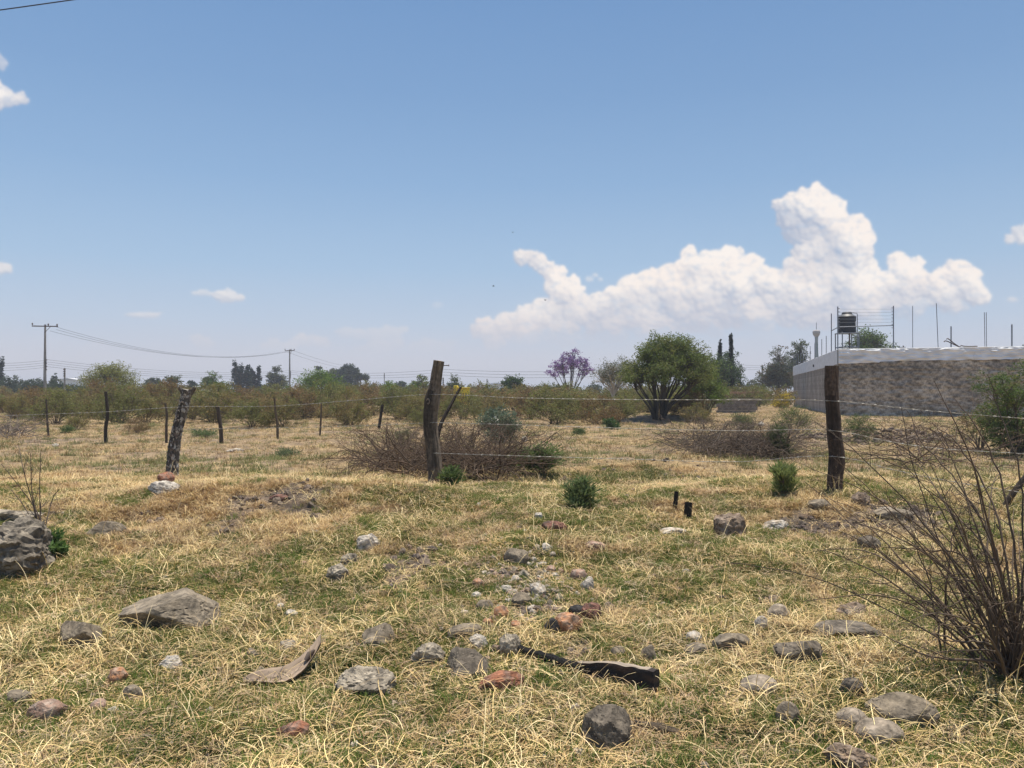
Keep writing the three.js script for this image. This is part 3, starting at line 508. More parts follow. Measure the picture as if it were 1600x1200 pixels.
// the big mesquite
{
  const p = ground(1029, 656), d = -p.z, H = at(0, 523, d).y - p.y, W = 166 * d / 1200;
  const t = makeTree({ seed: 41, H, W, shift: 20 * d / 1200, crown: 0.27, shape: 'dome', lobes: 26, lobeR: 0.17, stems: 7, stemR: 0.085, leaves: 34000, lpc: 44, leaf: [0.10, 0.036], spread: 0.062, col: C.mesq, col2: C.mesq2, mix: 0.35, droop: 0.5, mat: M.leaf, wood: [0.075, 0.062, 0.05], twigR: 0.006, up: -0.05 });
  t.name = numbered('mesquite_tree'); t.position.copy(p);  scene.add(t); tag(t, 'large domed mesquite tree with many dark stems on a soil mound', 'tree');
  const p2 = at(1100, 640, d + 3); const t2 = makeTree({ seed: 43, H: H * 0.66, W: W * 0.55, crown: 0.12, shape: 'dome', lobes: 10, lobeR: 0.2, stems: 4, stemR: 0.05, leaves: 9000, lpc: 36, leaf: [0.11, 0.04], spread: 0.08, col: C.mesq, col2: C.bright, droop: 0.5, mat: M.leaf });
  t2.name = numbered('mesquite_tree'); t2.position.set(p2.x, hgt(p2.x, d + 3), p2.z); scene.add(t2); tag(t2, 'smaller bright mesquite tucked under the right side of the large one', 'tree');
}
{ // pale thin-leaved tree with a leaning white trunk, left of the mesquite
  const d = 46, p = at(962, 612, d), y0 = hgt(p.x, d), t = makeTree({ seed: 51, H: at(0, 547, d).y - y0, W: 92 * d / 1200, crown: 0.38, trunk: 0.3, lean: -0.2, shape: 'round', lobes: 16, lobeR: 0.19, stems: 1, stemR: 0.12, leaves: 6500, lpc: 22, leaf: [0.10, 0.03], spread: 0.09, col: C.grey, col2: [0.16, 0.15, 0.10], wood: [0.42, 0.40, 0.36], mat: M.leaf, twigR: 0.009 });
  t.name = numbered('pale_tree'); t.position.set(p.x, y0, p.z); scene.add(t); tag(t, 'thinly leaved grey-green tree with pale leaning trunk left of the mesquite', 'tree');
}
{ // jacaranda
  const d = 97, p = at(890, 612, d), t = makeTree({ seed: 61, H: at(0, 546, d).y - 0.3, W: 76 * d / 1200, crown: 0.42, shape: 'round', lobes: 15, lobeR: 0.13, stems: 6, stemR: 0.11, leaves: 3000, lpc: 18, leaf: [0.22, 0.13], spread: 0.06, col: C.purple, col2: [0.27, 0.17, 0.33], mix: 0.5, wood: [0.07, 0.055, 0.05], twigR: 0.015 });
  t.name = numbered('jacaranda_tree'); t.position.set(p.x, 0.3, p.z); scene.add(t); tag(t, 'jacaranda tree in full purple blossom above the scrub', 'tree');
}
const DT = 'dark trees along the left horizon';
farTree(176, 570, 106, 70, 'yellow-green feathery tree behind the left end of the fence', { col: C.yel, col2: [0.24, 0.23, 0.05], lobes: 14, stems: 5, shape: 'dome', crown: 0.2, leaves: 9000, leaf: [0.14, 0.06], mat: M.leaf, lobeR: 0.19 });
for (const [x, y, w, d] of [[-30, 584, 60, 120], [18, 588, 52, 126], [52, 589, 50, 122], [88, 594, 44, 118], [118, 599, 48, 115], [146, 600, 36, 120]]) farTree(x, y, w, d, 'dark green rounded tree in the wooded row on the left horizon', { col: C.dark, col2: C.euc, crown: 0.02, lobes: 14, lobeR: 0.25, shape: 'round', leaves: 5500 }, DT);
farTree(1, 566, 18, 140, 'dark conifer top at the very left edge', { col: C.blue, crown: 0.1, shape: 'spire' });
farTree(82, 589, 4, 165, 'left one of two tiny dark cypress spires by the short pole', { col: C.dark, shape: 'spire', crown: 0.02, leaves: 700, name: 'cypress_tree' }); farTree(86.5, 587, 4, 165, 'right one of two tiny dark cypress spires by the short pole', { col: C.dark, shape: 'spire', crown: 0.02, leaves: 700, name: 'cypress_tree' });
farTree(240, 589, 36, 150, 'dull dark green tree right of the yellow-green tree', { col: C.euc, col2: C.dark, crown: 0.1, shape: 'dome' });
farTree(270, 586, 44, 105, 'light olive tree just left of the scaly leaning post', { col: [0.12, 0.145, 0.055], crown: 0.1, shape: 'dome' });
farTree(300, 592, 18, 150, 'small dark round tree above the scaly leaning post', { col: C.dark, crown: 0.05, shape: 'dome', leaves: 1200 });
farTree(333, 579, 48, 96, 'mid-green tree with pale twigs right of the scaly post', { col: C.green, col2: [0.17, 0.19, 0.08], crown: 0.12, lobes: 12, leaves: 3600 });
farTree(378, 567, 34, 150, 'dark blue-green conifer clump with pointed tops', { col: C.blue, shape: 'multi', spires: 5, crown: 0.02, lobes: 8, leaves: 7500, name: 'conifer_tree' });
farTree(398, 574, 22, 152, 'dark conifer at the right of the pointed clump', { col: C.blue, col2: [0.07, 0.05, 0.05], shape: 'multi', spires: 3, crown: 0.02, lobes: 7, leaves: 4500, name: 'conifer_tree' });
farTree(432, 574, 40, 160, 'loose grey-green tree left of the second crossarm pole', { col: C.euc, col2: C.grey, crown: 0.15, lobes: 14, shape: 'round', leaves: 4200, lobeR: 0.19 });
farTree(500, 580, 88, 80, 'bright green spreading tree right of the second crossarm pole', { col: C.bright, col2: C.green, crown: 0.1, lobes: 16, shape: 'dome', leaves: 7000, mat: M.leaf });
farTree(522, 563, 30, 190, 'tall brownish eucalyptus behind the bright green tree', { col: C.grey, col2: C.euc, crown: 0.2, shape: 'round', lobes: 14, lobeR: 0.26, leaves: 4500 });
farTree(543, 559, 40, 185, 'tallest dark eucalyptus behind the bright green tree', { col: C.blue, col2: C.euc, crown: 0.1, shape: 'round', lobes: 18, lobeR: 0.26, leaves: 6500 });
farTree(495, 573, 26, 195, 'thin dark tree top left of the brownish eucalyptus', { col: C.euc, crown: 0.3, shape: 'round' }); farTree(557, 572, 16, 188, 'narrow dark tree on the right flank of the tallest eucalyptus', { col: C.blue, crown: 0.1, shape: 'multi', spires: 1 });
for (const [x, y, l] of [[558.5, 588, 'left one of three fan palms right of the eucalyptus'], [563, 586, 'middle one of three fan palms right of the eucalyptus'], [571.5, 587, 'fan palm standing apart at the right of the three palms']]) {
  const d = 180, p = at(x, 612, d), y1 = at(x, y + 2.5, d).y, t = thing('fan_palm', l, 'palm tree', V(p.x, 0.2, p.z)), r = rng(Math.round(x)), H = y1 - 0.2;
  new Geo().tube([V(0, 0, 0), V(0.05, H * 0.5, 0), V(0, H, 0)], [0.22, 0.17, 0.16], 7, [0.12, 0.10, 0.08]).build('trunk', M.plainWood, t);
  const g = new Geo(); for (let k = 0; k < 190; k++) { const u = unit(r); const s = V(0, 0, 0).crossVectors(u, unit(r)).normalize(); g.leaf(V(u.x * 0.1, H + u.y * 0.1, u.z * 0.1), u, s, 0.8 + r() * 0.35, 0.22, vary(u.y < -0.45 ? [0.13, 0.105, 0.07] : [0.055, 0.07, 0.032], r, 0.2)); } g.build('crown', M.farLeaf, t);
}
const HZ = 'hazy trees along the far horizon';
farTree(606, 597, 46, 88, 'low bright green tree left of the central post', { col: C.bright, crown: 0.1, shape: 'dome' });
farTree(627, 595, 26, 190, 'dark low tree behind the low bright green one', { col: C.dark, crown: 0.05, shape: 'dome' });
farTree(657, 585, 44, 92, 'pale olive tree just left of the central post top', { col: [0.16, 0.17, 0.07], col2: C.bright, crown: 0.1, lobes: 12 });
farTree(708, 588, 40, 95, 'olive-green tree just right of the central post top', { col: [0.12, 0.145, 0.05], crown: 0.1, lobes: 10 });
farTree(802, 586, 50, 86, 'compact round green tree on the horizon right of the central post', { col: [0.055, 0.10, 0.035], col2: C.green, mix: 0.2, crown: 0.06, shape: 'dome', lobes: 14, leaves: 4200 });
farTree(1112, 540, 80, 78, 'dark tree behind the right side of the mesquite', { col: C.dark, col2: C.green, crown: 0.1, lobes: 18, leaves: 10000, lobeR: 0.25 });
farTree(1137, 549, 62, 82, 'dense dark green tree around the two cypress spires', { col: C.dark, col2: C.green, mix: 0.2, crown: 0.05, shape: 'round', lobes: 18, lobeR: 0.25, leaves: 10000 });
farTree(1125, 538, 9, 80, 'shorter left cypress spire behind the mesquite', { col: [0.03, 0.045, 0.022], shape: 'spire', crown: 0.05, lobes: 16, leaves: 6000, spread: 0.16, leaf: [0.16, 0.07], name: 'cypress_tree' });
farTree(1142.5, 526, 10, 79, 'taller right cypress spire behind the mesquite', { col: [0.03, 0.045, 0.022], shape: 'spire', crown: 0.05, lobes: 18, leaves: 7000, spread: 0.16, leaf: [0.16, 0.07], name: 'cypress_tree' });
farTree(1180, 587, 30, 150, 'sparse low tree left of the slim pole', { col: C.grey, crown: 0.2, leaves: 800 });
farTree(1216, 543, 62, 100, 'olive and rust tinted tree behind the far end of the building', { col: C.euc, col2: [0.16, 0.12, 0.05], mix: 0.35, crown: 0.1, lobes: 18, leaves: 8500, lobeR: 0.25 });
farTree(1247, 533, 54, 104, 'feathery green tree rising behind the side parapet', { col: [0.10, 0.125, 0.045], crown: 0.1, lobes: 16, leaves: 7500, lobeR: 0.25 });
farTree(1356, 512, 92, 84, 'round bright green tree behind the roof tank', { col: C.green, col2: [0.06, 0.10, 0.03], crown: 0.3, shape: 'dome', lobes: 20, lobeR: 0.23, leaves: 9000, mat: M.leaf });
farTree(1603, 528, 34, 80, 'tree top showing over the right end of the roof', { col: [0.11, 0.13, 0.05], crown: 0.2 });
for (const [x, y, w, d] of [[420, 600, 30, 200], [580, 601, 26, 230], [640, 603, 30, 240], [740, 604, 26, 230], [755, 605, 26, 210], [838, 604, 24, 210], [853, 600, 22, 190], [870, 603, 24, 180], [930, 600, 40, 130], [1165, 600, 26, 150], [1090, 604, 40, 150]]) farTree(x, y, w, d, 'low dark tree in the hazy line on the horizon', { col: C.dark, col2: C.euc, crown: 0.05, shape: 'dome', lobes: 7, leaves: 1100 }, HZ);

// thorn scrub
const proto = [], protoB = [];
for (let k = 0; k < 6; k++) proto.push(makeTree({ seed: 100 + k, H: 1.4, W: 2.3, crown: 0.03, shape: 'bush', lobes: 20, lobeR: 0.16, stems: 7, stemR: 0.016, leaves: 4600, lpc: 20, leaf: [0.075, 0.026], spread: 0.075, col: [C.olive, C.oliveB, [0.22, 0.22, 0.075]][k % 3], col2: k % 3 === 1 ? [0.24, 0.15, 0.075] : C.mesq2, mix: 0.3, mat: M.leaf, twigR: 0.004, wood: [0.09, 0.07, 0.055], crownName: 'foliage' }));
for (let k = 0; k < 6; k++) protoB.push(makeTree({ seed: 200 + k, H: 1.6, W: 2.9, crown: 0.02, shape: 'bush', lobes: 15, lobeR: 0.2, stems: 5, stemR: 0.022, leaves: 2200, lpc: 20, leaf: [0.12, 0.05], spread: 0.08, col: [C.olive, C.oliveB, [0.22, 0.21, 0.075], [0.24, 0.22, 0.075], [0.30, 0.215, 0.095], C.mesq2][k], col2: k === 4 ? [0.27, 0.18, 0.085] : C.mesq2, mix: 0.25, mat: M.farLeaf, twigR: 0.008, wood: [0.10, 0.08, 0.06], crownName: 'foliage' }));
{
  const r = rng(19), G = 'olive thorn shrubs of the scrub band', lab = 'olive thorn shrub in the dense scrub band behind the bare field';
  const front = '20,655,46 60,652,50 88,662,58 130,655,52 165,650,60 188,662,66 228,660,50 262,652,62 300,655,46 335,660,66 372,652,50 394,668,48 440,667,52 470,655,52 505,652,58 546,664,60 580,650,52 622,655,56 655,657,50 694,652,54 724,656,46 760,650,46 830,655,52 866,662,60 905,656,52 940,664,50 965,660,44 980,648,40 1075,652,44 1010,645,44 120,672,26 215,676,26 660,668,34 1090,660,34';
  const where = 'at the far left edge of the scrub|left of the tall power pole|under the tall power pole|right of the short concrete pole|left of the crooked dark stake|right of the crooked dark stake|left of the thin straight stake|just left of the scaly post|just right of the scaly post|behind the short brown stake|right of the short brown stake|standing forward left of the thin pale leaning stake|behind the thin pale leaning stake|between the two thin pale stakes|right of the thin pale upright stake|standing forward with an open fan of stems|left of the dark leaning stake|right of the dark leaning stake|left of the central post|directly behind the central post|behind the leaning branch|behind the flowering blue-green shrub|right of the flowering blue-green shrub|with dark stems below the jacaranda|beside the yellow-flowered shrub|standing forward near the small round shrub|left of the pale leaning trunk|under the pale thin-leaved tree|under the right side of the mesquite|under the left side of the mesquite|small and low below the short pole|small and low below the yellow-green tree|half hidden by the central post brush|small and low beside the prickly pear'.split('|');
  front.split(' ').forEach((s, i) => { const [x, y, h] = s.split(',').map(Number), p = ground(x, y), H = h * -p.z / 1200; plant('thorn_shrub', proto[i % 6], p, V(H / 1.4 * (0.9 + 0.35 * r()), H / 1.4, H / 1.4 * (0.9 + 0.3 * r())), r() * 6.28, 'front-row thorn shrub ' + where[i], 'shrub', 'thorn shrubs of the front row'); });
  let n = 0;
  for (let tries = 0; tries < 1200 && n < 215; tries++) {
    const d = 36 + Math.pow(r(), 0.9) * 55, px = -60 + r() * 1300, p = at(px, 612, d);
    if (px > 1085 && (d < 58 || px > 1235)) continue; if (px > 985 && px < 1085 && d < 44) continue; if (Math.abs(px - 1150) < 50 && d < 60) continue; if (Math.abs(px - 722) < 22 && d < 62) continue;
    const top = 597 + r() * 14 + (px < 150 ? 6 : 0), H = Math.min(2.7, Math.max(1.0, at(px, top, d).y - 0.3)) * (d < 48 ? 0.82 : 1);
    plant('thorn_shrub', protoB[Math.floor(r() * 6)], onGround(p.x, d), V(H / 1.6 * (0.85 + 0.4 * r()), H / 1.6, H / 1.6), r() * 6.28, lab, 'shrub', G); n++;
  }
}
console.log('trees done');
// ---------------------------------------------------------------- fence posts and barbed wire
function postGeo(pts, radii, rows, sides, rough, seed, col, uvs = 3) {   // a bark-covered post along a bent axis
  const cur = new THREE.CatmullRomCurve3(pts), pos = [], uv = [], cl = [], idx = [], r = rng(seed); let ref = V(0, 0, 1);
  for (let j = 0; j <= rows; j++) {
    const f = j / rows, p = cur.getPoint(f), t = cur.getTangent(f), s = V(0, 0, 0).crossVectors(t, ref).normalize(), b = V(0, 0, 0).crossVectors(s, t).normalize();
    const k = f * (radii.length - 1), k0 = Math.min(radii.length - 2, Math.floor(k)), R = lerp(radii[k0], radii[k0 + 1], k - k0);
    for (let i = 0; i <= sides; i++) {
      const a = (i % sides) / sides * 6.28318, ca = Math.cos(a), sa = Math.sin(a);
      const rid = 1 - Math.abs(N3(ca * 3.2 + seed, sa * 3.2, f * 3.5)) * 2.4, fine = N3(ca * 8, sa * 8 + seed, f * 11);
      const q = R * (1 + rough * (0.55 * rid + 0.5 * fine) + 0.16 * N3(ca * 1.1, sa * 1.1 + seed, f * 2.6));
      pos.push(p.x + (s.x * ca + b.x * sa) * q, p.y + (s.y * ca + b.y * sa) * q, p.z + (s.z * ca + b.z * sa) * q); uv.push(i / sides * 0.55 * uvs / 3, f * uvs * 0.35);
      const g = clamp(0.95 + 0.55 * N3(ca * 4 + 40 + seed, sa * 4, f * 5) + 0.45 * N3(ca * 11, sa * 11 + 70 + seed, f * 4), 0.5, 1.5); cl.push(col[0] * g, col[1] * g, col[2] * g);
    }
  }
  const w = sides + 1; for (let j = 0; j < rows; j++) for (let i = 0; i < sides; i++) { const a = j * w + i; idx.push(a, a + w, a + 1, a + 1, a + w, a + w + 1); }
  const g = new THREE.BufferGeometry(); g.setAttribute('position', new THREE.Float32BufferAttribute(pos, 3)); g.setAttribute('uv', new THREE.Float32BufferAttribute(uv, 2)); g.setAttribute('color', new THREE.Float32BufferAttribute(cl, 3)); g.setIndex(idx); g.computeVertexNormals();
  const top = pos.slice(-w * 3), cap = new THREE.BufferGeometry(), c = cur.getPoint(1), cp = [c.x, c.y + 0.006, c.z], ci = [], cu = [0.5, 0.5]; for (let i = 0; i < w; i++) { cp.push(top[i * 3], top[i * 3 + 1] + 0.001, top[i * 3 + 2]); cu.push(0.5 + 0.2 * Math.cos(i / sides * 6.28), 0.5 + 0.2 * Math.sin(i / sides * 6.28)); if (i) ci.push(0, i, i + 1); }
  cap.setAttribute('position', new THREE.Float32BufferAttribute(cp, 3)); cap.setAttribute('uv', new THREE.Float32BufferAttribute(cu, 2)); cap.setIndex(ci); cap.computeVertexNormals();
  return [g, cap, cur];
}
const feet = { L: ground(270, 748), C: ground(681, 757), R: ground(1305, 767) };
function bigPost(key, name, label, axis, radii, col, rough, capMat, seed) {
  const f = feet[key], d = -f.z, t = thing(name, label, 'fence post', f.clone());
  const pts = axis.map(([x, y]) => at(x, y, d).sub(f)); pts[0].y = -0.12;
  const [g, cap, cur] = postGeo(pts, radii, 110, 44, rough, seed, col); mesh('shaft', g, M.bark, t); mesh('cut_top', cap, capMat, t); return [t, cur, d];
}
{
  const [t, , d] = bigPost('C', 'fence_post', 'thick dark wooden post in the middle with a sawn top and nail', [[681, 765], [680, 740], [677, 700], [673, 662], [675, 628], [680, 600], [685.5, 564]], [0.092, 0.089, 0.085, 0.088, 0.094, 0.074, 0.072], [0.31, 0.245, 0.185], 0.17, M.cutWood, 3);
  const f = feet.C, k = at(670, 627, d).sub(f); k.z += 0.03; const kn = new THREE.TorusGeometry(0.022, 0.009, 8, 16); kn.scale(1, 1.4, 1); const kk = mesh('knot', kn, std({ color: rgb(0.27, 0.21, 0.16), bumpMap: barkBump, bumpScale: 0.01 }), t); kk.position.copy(k); kk.position.z += 0.05; kk.rotation.y = -0.5;
  const a = at(694, 571, d).sub(f), b = at(701, 571, d).sub(f); const n = new Geo().tube([a.clone().add(V(-0.05, 0, 0)), a, b], 0.006, 6).tube([b, b.clone().add(V(0.006, 0, 0))], 0.014, 8); n.build('nail', M.rust, t);
}
bigPost('R', 'fence_post', 'thick dark wavy wooden post in front of the building corner', [[1305, 776], [1305, 750], [1308, 712], [1304, 680], [1301, 640], [1299, 605], [1300, 572]], [0.078, 0.077, 0.080, 0.074, 0.066, 0.070, 0.073], [0.19, 0.13, 0.095], 0.15, std({ color: rgb(0.14, 0.11, 0.09), map: grainTex }), 8);
{
  const [t, cur, d] = bigPost('L', 'scaly_fence_post', 'leaning scaly grey post with a forked top at the left', [[269, 756], [270, 730], [272, 700], [277, 672], [284, 645], [290, 622], [293, 609]], [0.083, 0.080, 0.080, 0.070, 0.068, 0.066, 0.075], [0.24, 0.215, 0.19], 0.22, std({ color: rgb(0.34, 0.29, 0.24), map: grainTex }), 15);
  const r = rng(5), gF = [], gD = [];
  for (let k = 0; k < 620; k++) {                                        // loose bark scales
    const f = 0.03 + r() * 0.96, p = cur.getPoint(f), a = r() * 6.283, R = lerp(0.088, 0.072, f), n = V(Math.cos(a), 0, Math.sin(a)), s = 0.7 + r() * 0.8;
    const g = new THREE.BoxGeometry(0.02 * s, 0.036 * s, 0.007, 1, 1, 1); g.rotateX((r() - 0.3) * 0.8); g.rotateZ((r() - 0.5) * 0.9); g.rotateY(Math.PI / 2 - a + (r() - 0.5) * 0.6); g.translate(p.x + n.x * R, p.y, p.z + n.z * R);
    const c = vary(r() < 0.5 ? [0.42, 0.38, 0.33] : [0.16, 0.13, 0.11], r, 0.2), cc = new Float32Array(g.attributes.position.count * 3); for (let q = 0; q < cc.length; q += 3) cc.set(c, q); g.setAttribute('color', new THREE.BufferAttribute(cc, 3)); gF.push(g);
  }
  const sc = mesh('bark_scales', mergeGeometries(gF), M.plainWood, t); sc.userData.kind = 'stuff';
  const f = feet.L; for (const [x0, y0, x1, y1] of [[287, 616, 281, 606], [298, 616, 304, 606]]) { const A = at(x0, y0, d).sub(f), B = at(x1, y1, d).sub(f); new Geo().tube([A, A.clone().lerp(B, 0.6), B, B.clone().add(V(0, 0.004, 0))], [0.035, 0.032, 0.027, 0.003], 10, [0.3, 0.26, 0.22], 2).build('prong', M.bark, t); }
}
// thin posts of the field fence
const stick = (name, label, cat, axis, radii, col, foot, mat = M.bark, sides = 8, group) => { const t = tag(new THREE.Group(), label, cat, group); const d = -foot.z; const pts = axis.map(([x, y, dd = 0]) => at(x, y, d + dd).sub(foot)); t.name = numbered(name); t.position.copy(foot); scene.add(t); const cur = new THREE.CatmullRomCurve3(pts), n = 16, P = [], R = []; for (let i = 0; i <= n; i++) { P.push(cur.getPoint(i / n)); R.push(lerp(radii[0], radii[1], i / n) * (1 + 0.15 * N3(i * 0.7, radii[0] * 100 + pts[0].x))); } P.push(P[n].clone().add(V(0, 0.003, 0))); R.push(0.002); new Geo().tube(P, R, sides, col, 2).build('shaft', mat, t); return t; };
for (const [axis, r0, r1, col, l] of [
  [[[165.5, 692], [165, 670], [168, 650], [167, 630], [165, 612]], 0.045, 0.035, [0.10, 0.08, 0.065], 'crooked dark stake in the field fence left of the scaly post'],
  [[[260, 692], [260, 665], [260.5, 645], [258, 630]], 0.035, 0.025, [0.20, 0.16, 0.12], 'thin straight stake just left of the scaly post'],
  [[[346, 693], [345, 670], [342, 650], [340, 636]], 0.05, 0.04, [0.15, 0.115, 0.09], 'short brown stake right of the scaly post'],
  [[[434, 686], [433, 660], [430, 640], [429, 622]], 0.035, 0.025, [0.26, 0.20, 0.14], 'thin pale leaning stake in the middle of the field fence'],
  [[[500, 681], [501, 660], [502, 640], [502, 630]], 0.03, 0.022, [0.26, 0.20, 0.14], 'thin pale upright stake left of the dark leaning stake'],
  [[[592, 669], [595, 650], [598, 632]], 0.055, 0.045, [0.07, 0.055, 0.045], 'short thick dark leaning stake left of the central post'],
  [[[76, 682], [74, 660], [73, 640], [72, 624]], 0.03, 0.022, [0.18, 0.14, 0.11], 'thin stake of the field fence below the tall power pole'],
]) stick('fence_stake', l, 'stake', axis, [r0, r1], col, ground(axis[0][0], axis[0][1]));
// stumps in the grass
stick('burnt_stump', 'thin charred stake stub in the grass, the farther of two', 'stump', [[1054, 796], [1056, 780], [1057, 768]], [0.026, 0.022], [0.035, 0.03, 0.027], ground(1054, 795));
stick('burnt_stump', 'thicker charred stake stub in the grass, the nearer of two', 'stump', [[1074, 810], [1075, 797], [1076, 785]], [0.042, 0.038], [0.045, 0.038, 0.034], ground(1074, 809));
stick('leaning_branch', 'dark broken branch leaning up right behind the central post', 'branch', [[679, 748, 0], [682, 700, 0.05], [687, 668, 0.1], [696, 648, 0.15], [705, 632, 0.2], [712, 618, 0.25], [720, 605, 0.3]], [0.035, 0.018], [0.10, 0.075, 0.06], ground(679, 746).add(V(0, 0, -0.16)));

stick('leaning_branch', 'thick bare stick leaning at the right edge behind the bush', 'branch', [[1568, 796], [1580, 775], [1600, 748], [1625, 715]], [0.035, 0.025], [0.13, 0.10, 0.08], ground(1568, 794));
stick('fallen_branch', 'long thin dead branch lying on the slope right of the dead brush', 'branch', [[790, 771], [825, 775], [862, 777]], [0.018, 0.012], [0.12, 0.09, 0.07], ground(790, 773));
// barbed wire
function wire(label, pts, rad = 0.0019) {
  const P = pts.map(([x, y, d]) => at(x, y, d)), t = thing('barbed_wire', label, 'wire', P[0].clone()), o = P[0], cur = new THREE.CatmullRomCurve3(P.map(p => p.clone().sub(o)), false, 'centripetal'), L = cur.getLength(), n = Math.round(L / 0.05), a = [], b = [];
  for (let i = 0; i <= n; i++) { const p = cur.getPointAt(i / n), w = i * 1.3; a.push(p.clone().add(V(0, Math.cos(w) * rad, Math.sin(w) * rad))); b.push(p.clone().add(V(0, -Math.cos(w) * rad, -Math.sin(w) * rad))); }
  new Geo().tube(a, rad, 5).tube(b, rad, 5).build('strand', M.wire, t);
  const g = new Geo(), r = rng(Math.round(pts[0][1])); for (let s = 0.05; s < L; s += 0.125) { const p = cur.getPointAt(s / L), tn = cur.getTangentAt(s / L); const e = unit(r).multiplyScalar(0.017); g.tube([p.clone().sub(e), p, p.clone().add(e)], [0.001, 0.0028, 0.001], 4); const e2 = V(e.z, -e.x, e.y); g.tube([p.clone().sub(e2), p, p.clone().add(e2)], [0.001, 0.0028, 0.001], 4); g.tube([p.clone().addScaledVector(tn, -0.012), p.clone().addScaledVector(tn, 0.012)], 0.0055, 5); }
  const bm = g.build('barbs', M.wire, t); bm.userData.kind = 'stuff';
}
{
  const dL = -feet.L.z - 0.08, dC = -feet.C.z - 0.09, dR = -feet.R.z - 0.09, dm = (dC + dR) / 2;
  wire('top barbed wire strand running along the whole fence', [[-60, 654, dL + 0.4], [0, 650, dL + 0.3], [165, 643.5, dL + 0.1], [280, 636, dL], [430, 634.5, (dL * 2 + dC) / 3], [560, 625, (dL + 2 * dC) / 3], [676, 616.5, dC], [820, 622, dm + 0.05], [1000, 624.5, dm], [1150, 625, dm - 0.05], [1301, 626.5, dR], [1440, 641, dR - 0.4], [1600, 654, dR - 0.8], [1680, 660, dR - 1]]);
  wire('middle barbed wire strand from the scaly post to the central post', [[272, 671, dL], [400, 669, (dL * 2 + dC) / 3], [550, 666, (dL + 2 * dC) / 3], [672, 660.5, dC]], 0.0012);
  wire('middle barbed wire strand right of the central post', [[672, 660, dC], [810, 664, dm], [970, 669, dm], [1150, 673, dm], [1303, 673, dR], [1390, 690, dR - 0.2], [1460, 700, dR - 0.4], [1600, 709, dR - 0.7], [1680, 714, dR - 0.9]]);
  wire('lowest barbed wire strand right of the central post', [[677, 708, dC], [800, 712, dm], [970, 717, dm], [1150, 721.5, dm], [1306, 713.5, dR], [1400, 735, dR - 0.2], [1480, 751, dR - 0.4], [1600, 770, dR - 0.7], [1680, 780, dR - 0.9]]);
}

// ---------------------------------------------------------------- stones
const footprints = [];
function boxUV(g, s = 0.45) { const p = g.attributes.position, n = g.attributes.normal, uv = new Float32Array(p.count * 2); for (let i = 0; i < p.count; i++) { const ax = Math.abs(n.getX(i)), ay = Math.abs(n.getY(i)), az = Math.abs(n.getZ(i)); const [u, v] = ay > ax && ay > az ? [p.getX(i), p.getZ(i)] : ax > az ? [p.getZ(i), p.getY(i)] : [p.getX(i), p.getY(i)]; uv.set([u / s, v / s], i * 2); } g.setAttribute('uv', new THREE.BufferAttribute(uv, 2)); return g; }
const K = { // colour, number of cut faces (0 = rounded), roughness, blotch colour
  grey: [[0.205, 0.165, 0.115], 8, 0.03, [0.255, 0.208, 0.150]], dark: [[0.135, 0.110, 0.082], 9, 0.045, [0.18, 0.148, 0.11]], pale: [[0.44, 0.36, 0.265], 10, 0.08, [0.55, 0.50, 0.43]], white: [[0.56, 0.50, 0.415], 9, 0.10, [0.42, 0.37, 0.31]],
  smooth: [[0.31, 0.25, 0.185], 0, 0.035, [0.36, 0.295, 0.22]], brick: [[0.37, 0.155, 0.085], 8, 0.06, [0.30, 0.19, 0.14]], pink: [[0.36, 0.22, 0.155], 9, 0.06, [0.42, 0.32, 0.25]], orange: [[0.47, 0.225, 0.11], 9, 0.06, [0.40, 0.28, 0.2]], concrete: [[0.40, 0.34, 0.255], 10, 0.11, [0.22, 0.185, 0.14]], crust: [[0.13, 0.108, 0.082], 11, 0.12, [0.27, 0.23, 0.175]], clod: [[0.17, 0.13, 0.10], 9, 0.12, [0.23, 0.18, 0.14]], black: [[0.022, 0.02, 0.02], 9, 0.06, [0.05, 0.045, 0.04]], brown: [[0.22, 0.155, 0.105], 9, 0.10, [0.29, 0.225, 0.17]], redbrown: [[0.22, 0.10, 0.07], 9, 0.08, [0.12, 0.08, 0.06]],
};
